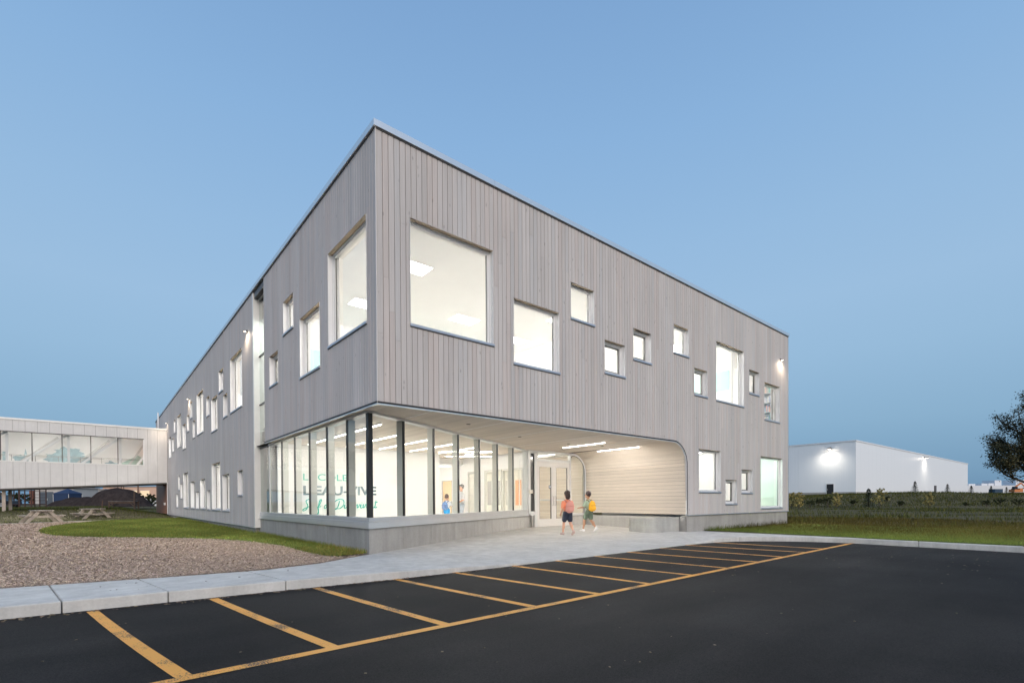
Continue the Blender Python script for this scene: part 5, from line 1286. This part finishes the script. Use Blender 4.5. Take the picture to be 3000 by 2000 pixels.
# ================================================================== warehouse and far buildings on the right
def warehouse():
    c = place(78.3, 113); z = 2.15
    dx = (RH * .778 + FH * .627).normalized(); dy = (-RH * .627 + FH * .778).normalized()
    rz = math.atan2(dx.y, dx.x)
    e = empty('warehouse', (c.x, c.y, z), 'large plain white warehouse on the bank with two bright wall lamps', 'warehouse', None, rz)
    WM = mat('white_sheet_wall', (.84, .85, .86), .42, .15, var=.025, scale=1.0, stretch=(6, 6, .05))
    Hh = 12.35; Lx, Ly = 127, 70; pw = 3.0
    # sheet panels, each 3 m wide, with open joints
    n = int(Lx / pw)
    for i in range(n): mb = MB(); mb.box(i * pw + .006, (i + 1) * pw - .006, 0, .1, .55, Hh - .3); mb.build('sheet_panel', WM, e)
    n2 = int(Ly / pw)
    for i in range(n2): mb = MB(); mb.box(0, .1, .11 + i * pw + .006, .11 + (i + 1) * pw - .006, .55, Hh - .3); mb.build('sheet_panel', WM, e)
    mb = MB(); mb.box(.11, n * pw, .12, n2 * pw, 0, Hh - .35); mb.build('core', mat('white_core', (.55, .56, .58), .7), e)
    mb = MB(); mb.box(-.12, n * pw + .12, -.12, .2, Hh - .3, Hh); mb.box(-.12, .2, .201, n2 * pw, Hh - .3, Hh); mb.build('parapet', mat('white_parapet', (.70, .71, .73), .4), e)
    mb = MB(); mb.box(-.05, n * pw, -.05, .09, -1.2, .55); mb.box(-.05, .09, .091, n2 * pw, -1.2, .55); mb.build('base_strip', mat('warehouse_base', (.34, .33, .31), .8), e)
    # door on the short side
    mb = MB(); mb.box(-.10, -.051, 4.45, 5.9, .1, 2.45); d = mb.build('door', mat('black_door', (.015, .015, .017), .5), e)
    mb = MB(); mb.box(-.12, -.04, 4.35, 4.45, .1, 2.55); mb.box(-.12, -.04, 5.9, 6.0, .1, 2.55); mb.box(-.12, -.04, 4.45, 5.9, 2.45, 2.55); mb.build('frame', WHITEF, d)
    mb = MB(); mb.tube([(-.13, 5.7, 1.0), (-.13, 5.7, 1.4)], .03, 6); mb.build('handle', SILVER, d)
    for (lx_, ly_, lz, out, pw_, lab) in ((-.12, 5.2, 10.8, (-1, 0, 0), 1100, 'bright lamp on the short side of the white warehouse above the black door'), (60.7, -.12, 11.3, (0, -1, 0), 850, 'bright lamp on the long side of the white warehouse')):
        q = c + dx * lx_ + dy * ly_; o = dx * out[0] + dy * out[1]
        wall_lamp((q.x, q.y, z + lz), tuple(o), lab, pw_, (1, .93, .80), 4.0, 'warehouse lamps')
    q = c + dx * 58.5 + dy * -3; mb = MB(); mb.tube([(q.x, q.y, 1.6), (q.x, q.y, 4.9)], .3, 8); mb.build('flue_post', mat('dark_post', (.10, .10, .11), .6), label='short dark post in front of the long side of the white warehouse', cat='post')
    # far white plant
    c2 = place(255, 290); e = empty('far_plant', (c2.x, c2.y, 3.2), 'long low white industrial building on the horizon at the far right', 'building', None, math.atan2(RH.y, RH.x))
    FW = mat('far_white', (.60, .62, .65), .6, var=.05)
    mb = MB(); mb.box(-20, 120, 0, 40, -2, 5.2); mb.build('wall', FW, e)
    for a, b, h in ((15.5, 19.5, 6.9), (23.2, 26.8, 7.1), (27.2, 30.5, 7.2), (31, 35, 8.9), (43.5, 60, 9.0)): mb = MB(); mb.box(a, b, 4, 12, 5.2, h - .6); mb.build('rooftop_unit', FW, e)
    for a in (19.5, 33): mb = MB(); mb.tube([(a, -10, -2), (a, -40, 9.0)], .25, 6); mb.build('light_pole', TIMB2, e)
    # dark container and an excavator
    c3 = place(207, 210); zz = terrain_z(c3.x, c3.y); e = empty('skip_container', (c3.x, c3.y, zz), 'dark blue container on the bank at the far right', 'container', None, math.atan2(RH.y, RH.x) + .2)
    mb = MB(); mb.box(-3.2, 1.0, 0, 2.4, 0, 2.3); mb.build('body', mat('container_blue', (.04, .075, .12), .6), e)
    mb = MB()
    for k in range(7): mb.box(-3.0 + k * .6, -2.9 + k * .6, -.08, -.001, .1, 2.2)
    mb.build('rib', mat('container_blue', (.04, .075, .12)), e)
    c3 = place(203, 200); zz = terrain_z(c3.x, c3.y); e = empty('excavator', (c3.x, c3.y, zz), 'orange excavator at the right edge in front of the far white plant', 'excavator', None, math.atan2(RH.y, RH.x))
    OR = mat('orange_paint', (.50, .17, .05), .5, var=.1)
    mb = MB(); mb.box(-1.6, 1.8, -1.2, 1.2, .9, 2.0); mb.box(.6, 1.9, -1.15, 1.15, 2.0, 2.4); mb.build('house', OR, e)
    mb = MB(); mb.box(-1.6, -.3, -1.15, -.1, 2.0, 3.1); mb.build('cab', DGLASS, e)
    for yy in (-1.2, .75): mb = MB(); mb.box(-2, 2, yy, yy + .5, 0, .8); mb.build('track', BLACKF, e)
    mb = MB(); mb.bar((-1.2, .4, 2.0), (2.6, .4, 4.6), .4, .5); mb.build('boom', OR, e)
    mb = MB(); mb.bar((2.6, .4, 4.6), (4.9, .4, 2.2), .3, .35); mb.build('stick', OR, e)
    mb = MB(); mb.box(4.5, 5.4, -.1, .9, 1.4, 2.3); mb.build('bucket', BLACKF, e)
    # far wood on the horizon
    v = []; t = []
    for _ in range(3600):
        X = rng.uniform(150, 420); p = place(X, 380); bx_ = 8.3 + 3.4 * (.5 + .5 * math.sin(X * .16)) * (.5 + .5 * math.sin(X * .53 + 1)); h = rng.uniform(2, bx_)
        s = rng.uniform(.7, 1.7); a = rng.uniform(0, 6.28)
        q = Vector((p.x, p.y, h)) + FH * rng.uniform(-6, 6)
        for k in range(3): v.append(tuple(q + RH * s * math.cos(a + k * 2.1) + Vector((0, 0, s * math.sin(a + k * 2.1))) + FH * rng.uniform(-.5, .5)))
        g = rng.uniform(.5, 1.2); t.append((g, g, g))
    np_mesh('far_wood', np.array(v), 3, mat('far_leaves', (.035, .055, .045), .9, tone=True), tones=t, kind='stuff')
warehouse()
# ================================================================== trees and shrubs
BARK = mat('bark', (.07, .052, .04), .95, var=.3, scale=6, bump=.5)
def leaf_mat(name, col): return mat(name, col, .7, var=.25, scale=.8, tone=True, spec=.25)
def leaves(centers, spread, n, size, lo=.45, hi=1.2, flat=.6, cloc=(0, 0, 0), warm=.0):
    C_ = np.asarray(centers); idx = rng.integers(0, len(C_), n)
    P = C_[idx] + rng.normal(0, 1, (n, 3)) * np.asarray(spread)
    a = rng.normal(0, 1, (n, 3)); a[:, 2] *= flat; a /= np.linalg.norm(a, axis=1)[:, None]
    b = rng.normal(0, 1, (n, 3)); b -= a * (a * b).sum(1)[:, None]; b /= np.linalg.norm(b, axis=1)[:, None]
    s = size * rng.uniform(.6, 1.4, n)[:, None]; a *= s; b *= s * .55
    V = np.stack([P - a, P + b * .9, P + a, P - b * .9], 1)
    g = rng.uniform(lo, hi, n) * (1 + .18 * np.sin(idx * 2.4)); wv = rng.uniform(0, warm, n) if warm else np.zeros(n)
    T = np.stack([g * (1 + wv), g * (1 + wv * .2), g * (1 - wv * .2)], 1)
    return V.reshape(-1, 3), T
def grow(mb, p, d, L_, r_, depth, tips, spread=.55, n=3):
    pts = [p]; q = p.copy(); dd = d.copy()
    for k in range(4):
        dd = (dd + Vector((random.gauss(0, .10), random.gauss(0, .10), random.gauss(.02, .06)))).normalized(); q = q + dd * (L_ / 4); pts.append(q.copy())
    mb.tube(pts, [r_ * (1 - .12 * k) for k in range(5)], 6 if depth > 1 else 4)
    if depth == 0: tips.append(tuple(q)); tips.append(tuple(pts[2])); return
    if depth <= 2: tips.append(tuple(pts[3]))
    for k in range(n):
        s = pts[random.choice((2, 3, 4))] if k else pts[4]
        nd = (dd + Vector((random.gauss(0, spread), random.gauss(0, spread), random.gauss(.12, spread * .55)))).normalized()
        grow(mb, s, nd, L_ * random.uniform(.62, .82), r_ * .58, depth - 1, tips, spread, n)

def big_tree():
    random.seed(21)
    c = place(47.2, 44.5); z = terrain_z(c.x, c.y)
    e = empty('deciduous_tree', (c.x, c.y, z), 'large dark leafy tree cut off by the right edge', 'tree')
    mb = MB(); tips = []
    mb.tube([(0, 0, -.2), (.05, .02, 1.2), (.0, .08, 2.3), (.06, .1, 3.2)], [.36, .28, .25, .22], 10)
    for k in range(9):
        a = k * 2.4 + random.uniform(-.3, .3); h = 1.9 + .30 * k
        nd = Vector((math.cos(a), math.sin(a), .30 + .10 * k)).normalized()
        grow(mb, Vector((0.03, .05, min(h, 3.2))), nd, 2.5 - .07 * k + (.9 if k > 6 else 0), .13, 2, tips, .5, 3)
    grow(mb, Vector((.06, .1, 3.1)), Vector((0, 0, 1)), 3.2, .18, 2, tips, .45, 4)
    mb.build('trunk', BARK, e, smooth=True)
    V, T = leaves(tips, (.30, .30, .22), 36000, .08, .3, 1.15, warm=.5)
    np_mesh('crown', V, 4, leaf_mat('oak_leaves', (.055, .062, .030)), e, tones=T)
big_tree()
random.seed(5)

def spruce(X, Y, h, label, z=None):
    c = place(X, Y); zz = terrain_z(c.x, c.y) if z is None else z
    e = empty('young_spruce', (c.x, c.y, zz), label, 'tree', 'young spruces along the bank')
    mb = MB(); mb.tube([(0, 0, -.1), (0, 0, h)], [.05, .012], 6); mb.build('trunk', BARK, e)
    v = []; t = []
    k = 0; zl = .12 * h
    while zl < h * .97:
        r_ = (.30 * h) * (1 - zl / h) ** .8 + .03; nb = 9
        for j in range(nb):
            a = j * 6.283 / nb + k * .7 + random.uniform(-.2, .2); rr = r_ * random.uniform(.7, 1.12)
            dv = Vector((math.cos(a), math.sin(a), 0)); sd = Vector((-dv.y, dv.x, 0))
            for q in range(9):
                s = q / 8; p = dv * rr * s + Vector((0, 0, zl + .05 * h * (1 - s) - .07 * h * s * (1 - .4 * s)))
                w = .035 * h * (1 - .6 * s)
                for sg in (-1, 1):
                    v += [tuple(p), tuple(p + dv * .02 * h + sd * sg * w + Vector((0, 0, random.uniform(-.02, .02) * h))), tuple(p + dv * .05 * h + Vector((0, 0, .012 * h)))]
                    g = random.uniform(.5, 1.25); t.append((g, g, g))
        zl += .085 * h * random.uniform(.8, 1.15); k += 1
    np_mesh('crown', np.array(v), 3, leaf_mat('spruce_needles', (.022, .042, .024)), e, tones=t)
for px, Y, h, lab in ((2545, 60, 2.55, 'tall young spruce between two yellow saplings before the warehouse corner'), (2681, 82, 1.95, 'young spruce on the bank in front of the lamp of the long warehouse side'),
                      (2776, 83, 1.6, 'squat young spruce on the bank left of the warehouse end'), (2846, 84, 1.55, 'thin young spruce on the bank at the right end of the warehouse'),
                      (2904, 92, 1.5, 'small young spruce on the bank before the far white plant, left of the container'), (2949, 95, 1.4, 'small young spruce on the bank right beside the dark blue container')):
    spruce((px - 1500) / 1454 * Y, Y, h, lab)

def sapling(X, Y, h, label, col=(.44, .42, .17), cat='sapling', grp='yellow green saplings below the bank', wide=.30, nleaf=1500, size=.075):
    c = place(X, Y); zz = terrain_z(c.x, c.y)
    e = empty('young_sapling', (c.x, c.y, zz), label, cat, grp)
    mb = MB(); tips = []
    mb.tube([(0, 0, -.1), (.03, 0, h * .5), (0, .02, h * .93)], [.035, .022, .008], 6)
    for k in range(16):
        z = h * (.12 + .80 * k / 16); a = k * 2.4; L_ = h * wide * (1.15 - .75 * k / 16) * random.uniform(.6, 1.25)
        q = Vector((math.cos(a) * L_, math.sin(a) * L_, z + L_ * .75)); mb.tube([(0, 0, z), tuple(q * .5 + Vector((0, 0, z * .5))), tuple(q)], [.012, .009, .004], 4)
        for s in (.45, .75, 1.0): tips.append((q.x * s, q.y * s, z + (q.z - z) * s))
    tips.append((0, 0, h * .97)); mb.build('trunk', BARK, e)
    tips = [t_ for t_ in tips if random.random() > .22]
    V, T = leaves(tips, (.045 * h / 2, .045 * h / 2, .05 * h / 2), nleaf, size, .45, 1.25, warm=.35)
    np_mesh('crown', V, 4, leaf_mat('sapling_%d' % int(col[0] * 1000), col), e, tones=T)
for px, Y, h, lab in ((2319, 58, 2.05, 'yellow green sapling right against the corner of the school'), (2341, 57, 2.0, 'bushy yellow green sapling second from the corner of the school'),
                      (2450, 57, 1.95, 'pale yellow sapling in front of the black warehouse door'), (2578, 57, 2.35, 'tall leaning yellow sapling beside the tall young spruce'), (2721, 58, 2.0, 'wide bright yellow sapling below the bank towards the right')):
    sapling((px - 1500) / 1454 * Y, Y, h, lab)
for k, (px, Y, h, w) in enumerate(((2400, 66, .9, .7), (2425, 64, 1.1, .8), (2372, 63, .9, .8), (2500, 66, .7, .6), (2640, 64, .7, .6), (2600, 70, .6, .6), (2830, 63, .5, .5), (2930, 64, .8, .9), (2985, 62, .9, 1.0), (2890, 63, .7, .8))):
    sapling((px - 1500) / 1454 * Y, Y, h, ['dark green shrub low on the bank below the warehouse door', 'dark green shrub on the bank just left of the pale sapling', 'dark green shrub on the bank beside the second sapling', 'low dark shrub on the bank below the warehouse corner', 'low dark shrub on the bank right of the tall leaning sapling', 'small dark shrub halfway up the bank under the long warehouse side', 'small dark tuft of shrub below the end of the warehouse', 'wide dark shrub at the bank foot below the blue container', 'dark shrub at the bank foot at the right picture edge', 'dark shrub at the bank foot left of the blue container'][k],
            (.045, .062, .024), 'shrub', 'dark shrubs on the bank', w, 900, .085)

# shrubs and a hedge on the left, seen under the bridge
for k, (px, Y, h, w, lab) in enumerate(((398, 74, 2.3, .45, 'leafy green bush behind the tall post of the timber bench'), (420, 78, 1.9, .5, 'dark bush right of the timber bench under the bridge'), (440, 76, 2.1, .4, 'pointed dark bush beside the rust coloured wall'), (452, 80, 1.7, .5, 'low dark bush touching the edge of the rust coloured wall'), (30, 74, 1.6, .6, 'dark shrub behind the left half of the climbing frame'), (52, 76, 1.7, .6, 'dark shrub behind the middle of the climbing frame'), (74, 75, 1.6, .6, 'dark shrub behind the right half of the climbing frame'), (8, 78, 1.9, .6, 'dark shrub at the left picture edge under the bridge'))):
    sapling((px - 1500) / 1454 * Y, Y, h, lab, (.030, .046, .018), 'shrub', 'shrubs seen under the bridge', w, 1500, .10)
for px, Y, h, lab in ((196, 100, 4.0, 'small tree top behind the blue tent'), (255, 130, 4.3, 'round tree top behind the garage row'), (262, 132, 4.6, 'second round tree top behind the garage row')):
    sapling((px - 1500) / 1454 * Y, Y, h, lab, (.035, .055, .022), 'tree', 'tree tops behind the yard sheds', .34, 1500, .16)

# ================================================================== people
SKIN1 = mat('skin_light', (.52, .29, .20), .55, var=.04); SKIN2 = mat('skin_tan', (.38, .20, .12), .55, var=.04)
def capsule(mb, a, b, ra, rb, n=10):
    a = Vector(a); b = Vector(b); d = b - a
    pts = [a + d * (i / 6) for i in range(7)]; rs = [ra + (rb - ra) * (i / 6) for i in range(7)]
    mb.tube(pts, rs, n); mb.ell(a, (ra, ra, ra), 10, 6); mb.ell(b, (rb, rb, rb), 10, 6)
def fuse(mb, name, material, parent, voxel, smooth=4):
    o = mb.build('tmp', material); m_ = o.modifiers.new('r', 'REMESH'); m_.mode = 'VOXEL'; m_.voxel_size = voxel; m_.use_smooth_shade = True
    s = o.modifiers.new('s', 'SMOOTH'); s.factor = .5; s.iterations = smooth
    bpy.context.view_layer.update()
    me = bpy.data.meshes.new_from_object(o.evaluated_get(bpy.context.evaluated_depsgraph_get())); me.name = name
    old = o.data; bpy.data.objects.remove(o); bpy.data.meshes.remove(old)
    me.polygons.foreach_set('use_smooth', [True] * len(me.polygons))
    return link(bpy.data.objects.new(name, me), parent)
def person(loc, rz, H, label, skin, child, pose, shirt, lower, hair, shoes, long_trousers=False, sleeve=.55, hairlen=.0):
    """stands at loc facing local +y; pose: foot offsets, knees, wrists and elbows in units of height"""
    e = empty('person', loc, label, 'person', 'people at the entrance', rz)
    hd = .165 if child else .135           # head height
    P = {k: Vector(v) * H for k, v in pose.items()}
    top = H; hc = Vector((0, .012 * H, top - hd * H * .5)) + P.get('lean', Vector()) * 1.0
    ln = P.get('lean', Vector())
    neck = Vector((0, 0, (1 - hd - .035) * H)) + ln * .9; chest = Vector((0, 0, (1 - hd - .15) * H)) + ln * .7; waist = Vector((0, 0, .58 * H)) + ln * .3; pel = Vector((0, 0, .51 * H))
    sw = .105 * H if child else .115 * H; hw = .052 * H
    k_ = 1.0
    mb = MB()
    mb.ell(hc, (.062 * H if child else .05 * H, .072 * H if child else .06 * H, hd * H * .5), 16, 12)
    mb.ell(hc + Vector((0, .05 * H, -hd * H * .18)), (.035 * H, .03 * H, hd * H * .25), 10, 8)          # jaw
    mb.ell(hc + Vector((0, .073 * H if child else .062 * H, -.008 * H)), (.009 * H, .012 * H, .014 * H), 8, 6)   # nose
    for s in (-1, 1): mb.ell(hc + Vector((s * (.062 if child else .052) * H, 0, -.004 * H)), (.008 * H, .014 * H, .02 * H), 8, 6)   # ears
    capsule(mb, hc - Vector((0, 0, hd * H * .3)), neck, .032 * H, .036 * H)
    mb.ell(chest, (sw * .98, .065 * H, .10 * H), 14, 10); mb.ell(waist, (.078 * H, .056 * H, .09 * H), 14, 10); mb.ell(pel, (.085 * H, .062 * H, .06 * H), 14, 10)
    capsule(mb, neck, chest, .04 * H, .06 * H)
    sh = {}; 
    for s, q in ((-1, 'l'), (1, 'r')):
        a = chest + Vector((s * sw, 0, .055 * H)); el = P['el' + q]; wr = P['wr' + q]; sh[q] = a
        capsule(mb, a, el, .033 * H, .026 * H); capsule(mb, el, wr, .026 * H, .018 * H)
        d = (wr - el).normalized(); side = d.cross(Vector((0, 1, .2))).normalized(); nr = d.cross(side)
        pm = wr + d * .035 * H; capsule(mb, wr, pm, .017 * H, .019 * H)
        for i, (o_, L_) in enumerate(((-.017, .036), (-.006, .043), (.006, .041), (.017, .032))):
            b0 = pm + side * o_ * H + d * .006 * H; b1 = b0 + (d * .6 + nr * .15).normalized() * L_ * H * .55; b2 = b1 + (d * .7 + nr * .6).normalized() * L_ * H * .5
            capsule(mb, b0, b1, .0065 * H, .006 * H, 6); capsule(mb, b1, b2, .006 * H, .005 * H, 6)
        t0 = wr + d * .014 * H; t1 = t0 + (side * s * -.7 + d * .7 + nr * .3).normalized() * .032 * H; capsule(mb, t0, t1, .008 * H, .0065 * H, 6)
        hp = pel + Vector((s * hw, 0, -.01 * H)); kn = P['kn' + q]; an = P['an' + q]
        capsule(mb, hp, kn, .052 * H, .036 * H); capsule(mb, kn, an, .034 * H, .022 * H); mb.ell(kn * .6 + an * .4 + Vector((0, -.008 * H, 0)), (.034 * H, .036 * H, .06 * H), 10, 8)
        toe = an + (P['toe' + q] if 'toe' + q in P else Vector((0, .1 * H, -.028 * H))); capsule(mb, an + Vector((0, -.01 * H, -.015 * H)), toe, .024 * H, .018 * H)
    fuse(mb, 'body', skin, e, .0065 * H + .001)
    # shirt
    mb = MB(); o_ = .010 * H
    mb.ell(chest, (sw * 1.0 + o_, .065 * H + o_ * 1.6, .105 * H + o_), 14, 10); mb.ell(waist, (.084 * H + o_ * 1.6, .062 * H + o_ * 1.8, .10 * H), 14, 10); mb.ell(waist - Vector((0, 0, .06 * H)), (.088 * H + o_, .066 * H + o_, .05 * H), 14, 8)
    capsule(mb, neck - Vector((0, 0, .012 * H)), chest, .045 * H, .07 * H)
    for s, q in ((-1, 'l'), (1, 'r')):
        el = P['el' + q]; a = sh[q]; capsule(mb, a, a + (el - a) * sleeve * 1.35, .033 * H + o_ * 1.2, .03 * H + o_ * 1.4)
    fuse(mb, 'shirt', shirt, e, .009 * H)
    mb = MB(); mb.ell(pel, (.09 * H + o_, .068 * H + o_, .068 * H), 14, 10)
    for s, q in ((-1, 'l'), (1, 'r')):
        hp = pel + Vector((s * hw, 0, -.01 * H)); kn = P['kn' + q]; an = P['an' + q]
        if long_trousers: capsule(mb, hp, kn, .055 * H + o_, .040 * H + o_); capsule(mb, kn, an + Vector((0, 0, .0)), .040 * H + o_, .030 * H + o_)
        else: capsule(mb, hp, hp + (kn - hp) * .72, .056 * H + o_, .050 * H + o_)
    fuse(mb, 'trousers' if long_trousers else 'shorts', lower, e, .009 * H)
    for s, q in ((-1, 'l'), (1, 'r')):
        an = P['an' + q]; toe = an + (P['toe' + q] if 'toe' + q in P else Vector((0, .1 * H, -.028 * H)))
        mb = MB(); capsule(mb, an + Vector((0, -.018 * H, -.012 * H)), toe, .034 * H, .027 * H); capsule(mb, an + Vector((0, 0, .02 * H)), an, .026 * H, .03 * H); fuse(mb, 'shoe', shoes, e, .007 * H, 2)
    # hair
    mb = MB(); r0 = (.068 if child else .056) * H
    mb.ell(hc + Vector((0, -.016 * H, .022 * H)), (r0, r0 * 1.08, hd * H * .47), 16, 12)
    if hairlen: mb.ell(hc + Vector((0, -.045 * H, -.03 * H)), (r0 * .95, r0 * .6, hd * H * .5), 14, 10)
    for _ in range(26):
        a = random.uniform(0, 6.28); b = random.uniform(.0, 1.25)
        mb.ell(hc + Vector((math.sin(b) * math.cos(a) * r0, math.sin(b) * math.sin(a) * r0 - .018 * H, .022 * H + math.cos(b) * hd * H * .46)), (.016 * H,) * 3, 6, 5)
    fuse(mb, 'hair', hair, e, .008 * H, 2)
    for s in (-1, 1): mb = MB(); mb.ell(hc + Vector((s * .026 * H, (.066 if child else .056) * H, .006 * H)), (.008 * H, .006 * H, .006 * H), 8, 6); mb.build('eye', BLACKF, e, smooth=True)
    mb = MB(); mb.ell(hc + Vector((0, (.074 if child else .062) * H, -.038 * H)), (.016 * H, .006 * H, .004 * H), 8, 6); mb.build('mouth', mat('lips', (.35, .12, .10), .5), e, smooth=True)
    return e, chest, waist
def backpack(loc, rz, chest, waist, H, label, m1, m2, tilt=0):
    e = empty('backpack', loc, label, 'backpack', 'school backpacks', rz)
    c = (chest * .62 + waist * .38) + Vector((0, -.118 * H, .0))
    mb = MB(); mb.ell(c, (.105 * H, .062 * H, .135 * H), 18, 14); mb.ell(c + Vector((0, .01 * H, -.05 * H)), (.108 * H, .066 * H, .09 * H), 16, 12); fuse(mb, 'bag', m1, e, .009 * H, 6)
    mb = MB(); mb.ell(c + Vector((0, -.045 * H, -.055 * H)), (.085 * H, .038 * H, .065 * H), 16, 10); fuse(mb, 'pocket', m1, e, .008 * H, 4)
    mb = MB(); mb.tube([tuple(c + Vector((.108 * H * math.cos(a), -.045 * H - .018 * H * abs(math.sin(a)), .012 * H - .0 * a))) for a in np.linspace(math.pi * 1.02, math.pi * -.02, 12)], .005 * H, 6); mb.build('zip', m2, e)
    for s in (-1, 1):
        mb = MB(); q = [c + Vector((s * .06 * H, .05 * H, .11 * H)), chest + Vector((s * .062 * H, .0, .118 * H)), chest + Vector((s * .068 * H, .082 * H, .04 * H)), waist + Vector((s * .085 * H, .06 * H, .05 * H)), c + Vector((s * .085 * H, .055 * H, -.10 * H))]
        mb.tube([tuple(v) for v in q], .013 * H, 6); mb.build('strap', m2, e)
    mb = MB(); mb.tube([tuple(c + Vector((x_ * H, .03 * H, .135 * H + h * H))) for x_, h in ((-.025, 0), (-.02, .025), (.02, .025), (.025, 0))], .006 * H, 6); mb.build('grab_loop', m2, e)
HD = R(-32)     # heading of the two children, towards the doors
walkA = dict(knl=(-.05, .09, .29), knr=(.06, -.01, .285), anl=(-.055, .13, .045), anr=(.065, -.15, .095), toer=(0, .055, -.07), ell=(-.145, -.02, .60), elr=(.15, .02, .60), wrl=(-.13, .08, .50), wrr=(.15, .10, .53), lean=(0, .02, 0))
walkB = dict(knl=(-.05, .11, .295), knr=(.05, -.02, .285), anl=(-.05, .15, .045), anr=(.052, -.18, .10), toer=(0, .05, -.075), ell=(-.16, .05, .62), elr=(.15, .03, .61), wrl=(-.15, .19, .60), wrr=(.16, .13, .56), lean=(0, .025, 0))
def walk_z(y, x): return .10 * sstep(.5, 5.0, y) * .5 - .03
e, ch_, wa_ = person((7.45, 1.85, .0), HD + R(14), 1.44, 'child in coral shirt and navy shorts walking to the doors with a pink backpack', SKIN1, True, walkA, mat('coral_cloth', (.72, .26, .15), .85, var=.08), mat('navy_cloth', (.010, .016, .035), .85), mat('dark_brown_hair', (.035, .02, .016), .7, var=.2), mat('grey_shoe', (.40, .30, .28), .7), hairlen=1)
backpack((7.45, 1.85, .0), HD + R(14), ch_, wa_, 1.44, 'faded pink backpack on the back of the child in the coral shirt', mat('pink_fabric', (.58, .27, .23), .8, var=.06), mat('rose_strap', (.45, .20, .17), .8))
e, ch_, wa_ = person((9.15, 2.42, .012), HD + R(34), 1.43, 'child in sage green shirt and shorts walking to the doors with a yellow backpack', SKIN2, True, walkB, mat('sage_cloth', (.32, .42, .33), .85, var=.06), mat('olive_cloth', (.085, .12, .085), .85), mat('black_brown_hair', (.028, .014, .014), .7, var=.2), mat('white_shoe', (.75, .76, .78), .6))
backpack((9.15, 2.42, .012), HD + R(34), ch_, wa_, 1.43, 'bright yellow backpack on the back of the child in sage green', mat('yellow_fabric', (.80, .40, .02), .75, var=.06), mat('olive_strap', (.16, .12, .05), .8))
reach = dict(knl=(-.05, .03, .285), knr=(.05, .03, .28), anl=(-.052, -.02, .05), anr=(.055, .06, .045), ell=(-.145, .06, .62), elr=(.15, .10, .64), wrl=(-.12, .17, .60), wrr=(.12, .26, .63), lean=(0, .01, 0))
stand = dict(knl=(-.05, .02, .285), knr=(.05, .01, .28), anl=(-.055, .0, .04), anr=(.055, -.02, .04), ell=(-.16, .0, .63), elr=(.155, .03, .64), wrl=(-.15, .12, .56), wrr=(.13, .14, .57))
e, ch_, wa_ = person((7.45, 9.15, .06), R(-65), 1.36, 'boy in white shirt and bright blue shorts reaching out inside the corridor', SKIN1, True, reach, mat('white_cloth', (.72, .73, .76), .85), mat('cyan_cloth', (.01, .28, .62), .8), mat('dark_brown_hair', (.035, .02, .016)), mat('white_shoe', (.75, .76, .78)))
backpack((7.45, 9.15, .06), R(-65), ch_, wa_, 1.36, 'blue backpack on the boy with the bright blue shorts inside the corridor', mat('denim_fabric', (.08, .18, .36), .8, var=.08), mat('navy_strap', (.03, .06, .14), .8))
person((8.34, 9.30, .06), R(70), 1.80, 'man in white shirt and pale grey trousers standing inside the corridor', SKIN1, False, stand, mat('white_cloth', (.72, .73, .76)), mat('pale_grey_cloth', (.48, .52, .60), .85), mat('black_hair', (.02, .017, .016), .6, var=.2), mat('brown_shoe', (.12, .08, .05), .5), long_trousers=True)

# tables with chairs put up on them, behind the second front window
def up_chair(x, y, rz, label):
    e = empty('classroom_chair', (x, y, 4.55), label, 'chair', 'chairs put up on a table upstairs', rz)
    G_ = mat('grey_shell', (.45, .45, .44), .5); mb = MB(); mb.box(-.2, .2, -.2, .2, .0, .03); mb.build('seat', G_, e, bevel=.01)
    mb = MB(); mb.box(-.2, .2, .17, .2, .12, .46); mb.build('backrest', G_, e, bevel=.012)
    for a in (-.17, .17):
        for b in (-.17, .17): mb = MB(); mb.tube([(a, b, .031), (a * 1.1, b * 1.1, .42)] if b < 0 else [(a, b, .031), (a, b, .13)], .012, 6); mb.build('leg', SILVER, e)
t = empty('classroom_table', (4.3, 1.0, 3.8), 'pale classroom table behind the second front window upstairs', 'table')
mb = MB(); mb.box(-.75, .75, -.35, .35, .71, .745); mb.build('top', mat('pale_laminate', (.6, .55, .48), .5), t)
for a in (-.68, .68):
    for b in (-.28, .28): mb = MB(); mb.tube([(a, b, .0), (a, b, .71)], .02, 6); mb.build('leg', SILVER, t)
up_chair(3.95, 1.0, .1, 'grey chair put up on the table at the lower left of the second front window')
up_chair(4.6, 1.0, -.15, 'grey chair put up on the table in the middle of the second front window')
b = empty('low_shelf', (1.1, 5.9, 3.8), 'low maple shelf behind the middle window of the corner classroom on the long side', 'shelf', None, R(90))
mb = MB(); mb.box(-.9, .9, 0, .02, 0, 1.3); mb.box(-.9, -.86, .0205, .35, 0, 1.3); mb.box(.86, .9, .0205, .35, 0, 1.3); mb.build('carcass', mat('maple_veneer', (.62, .46, .28)), b)
for k in range(4): mb = MB(); mb.box(-.859, .859, .0205, .35, .02 + k * .41, .045 + k * .41); mb.build('board', mat('maple_veneer', (.62, .46, .28)), b)
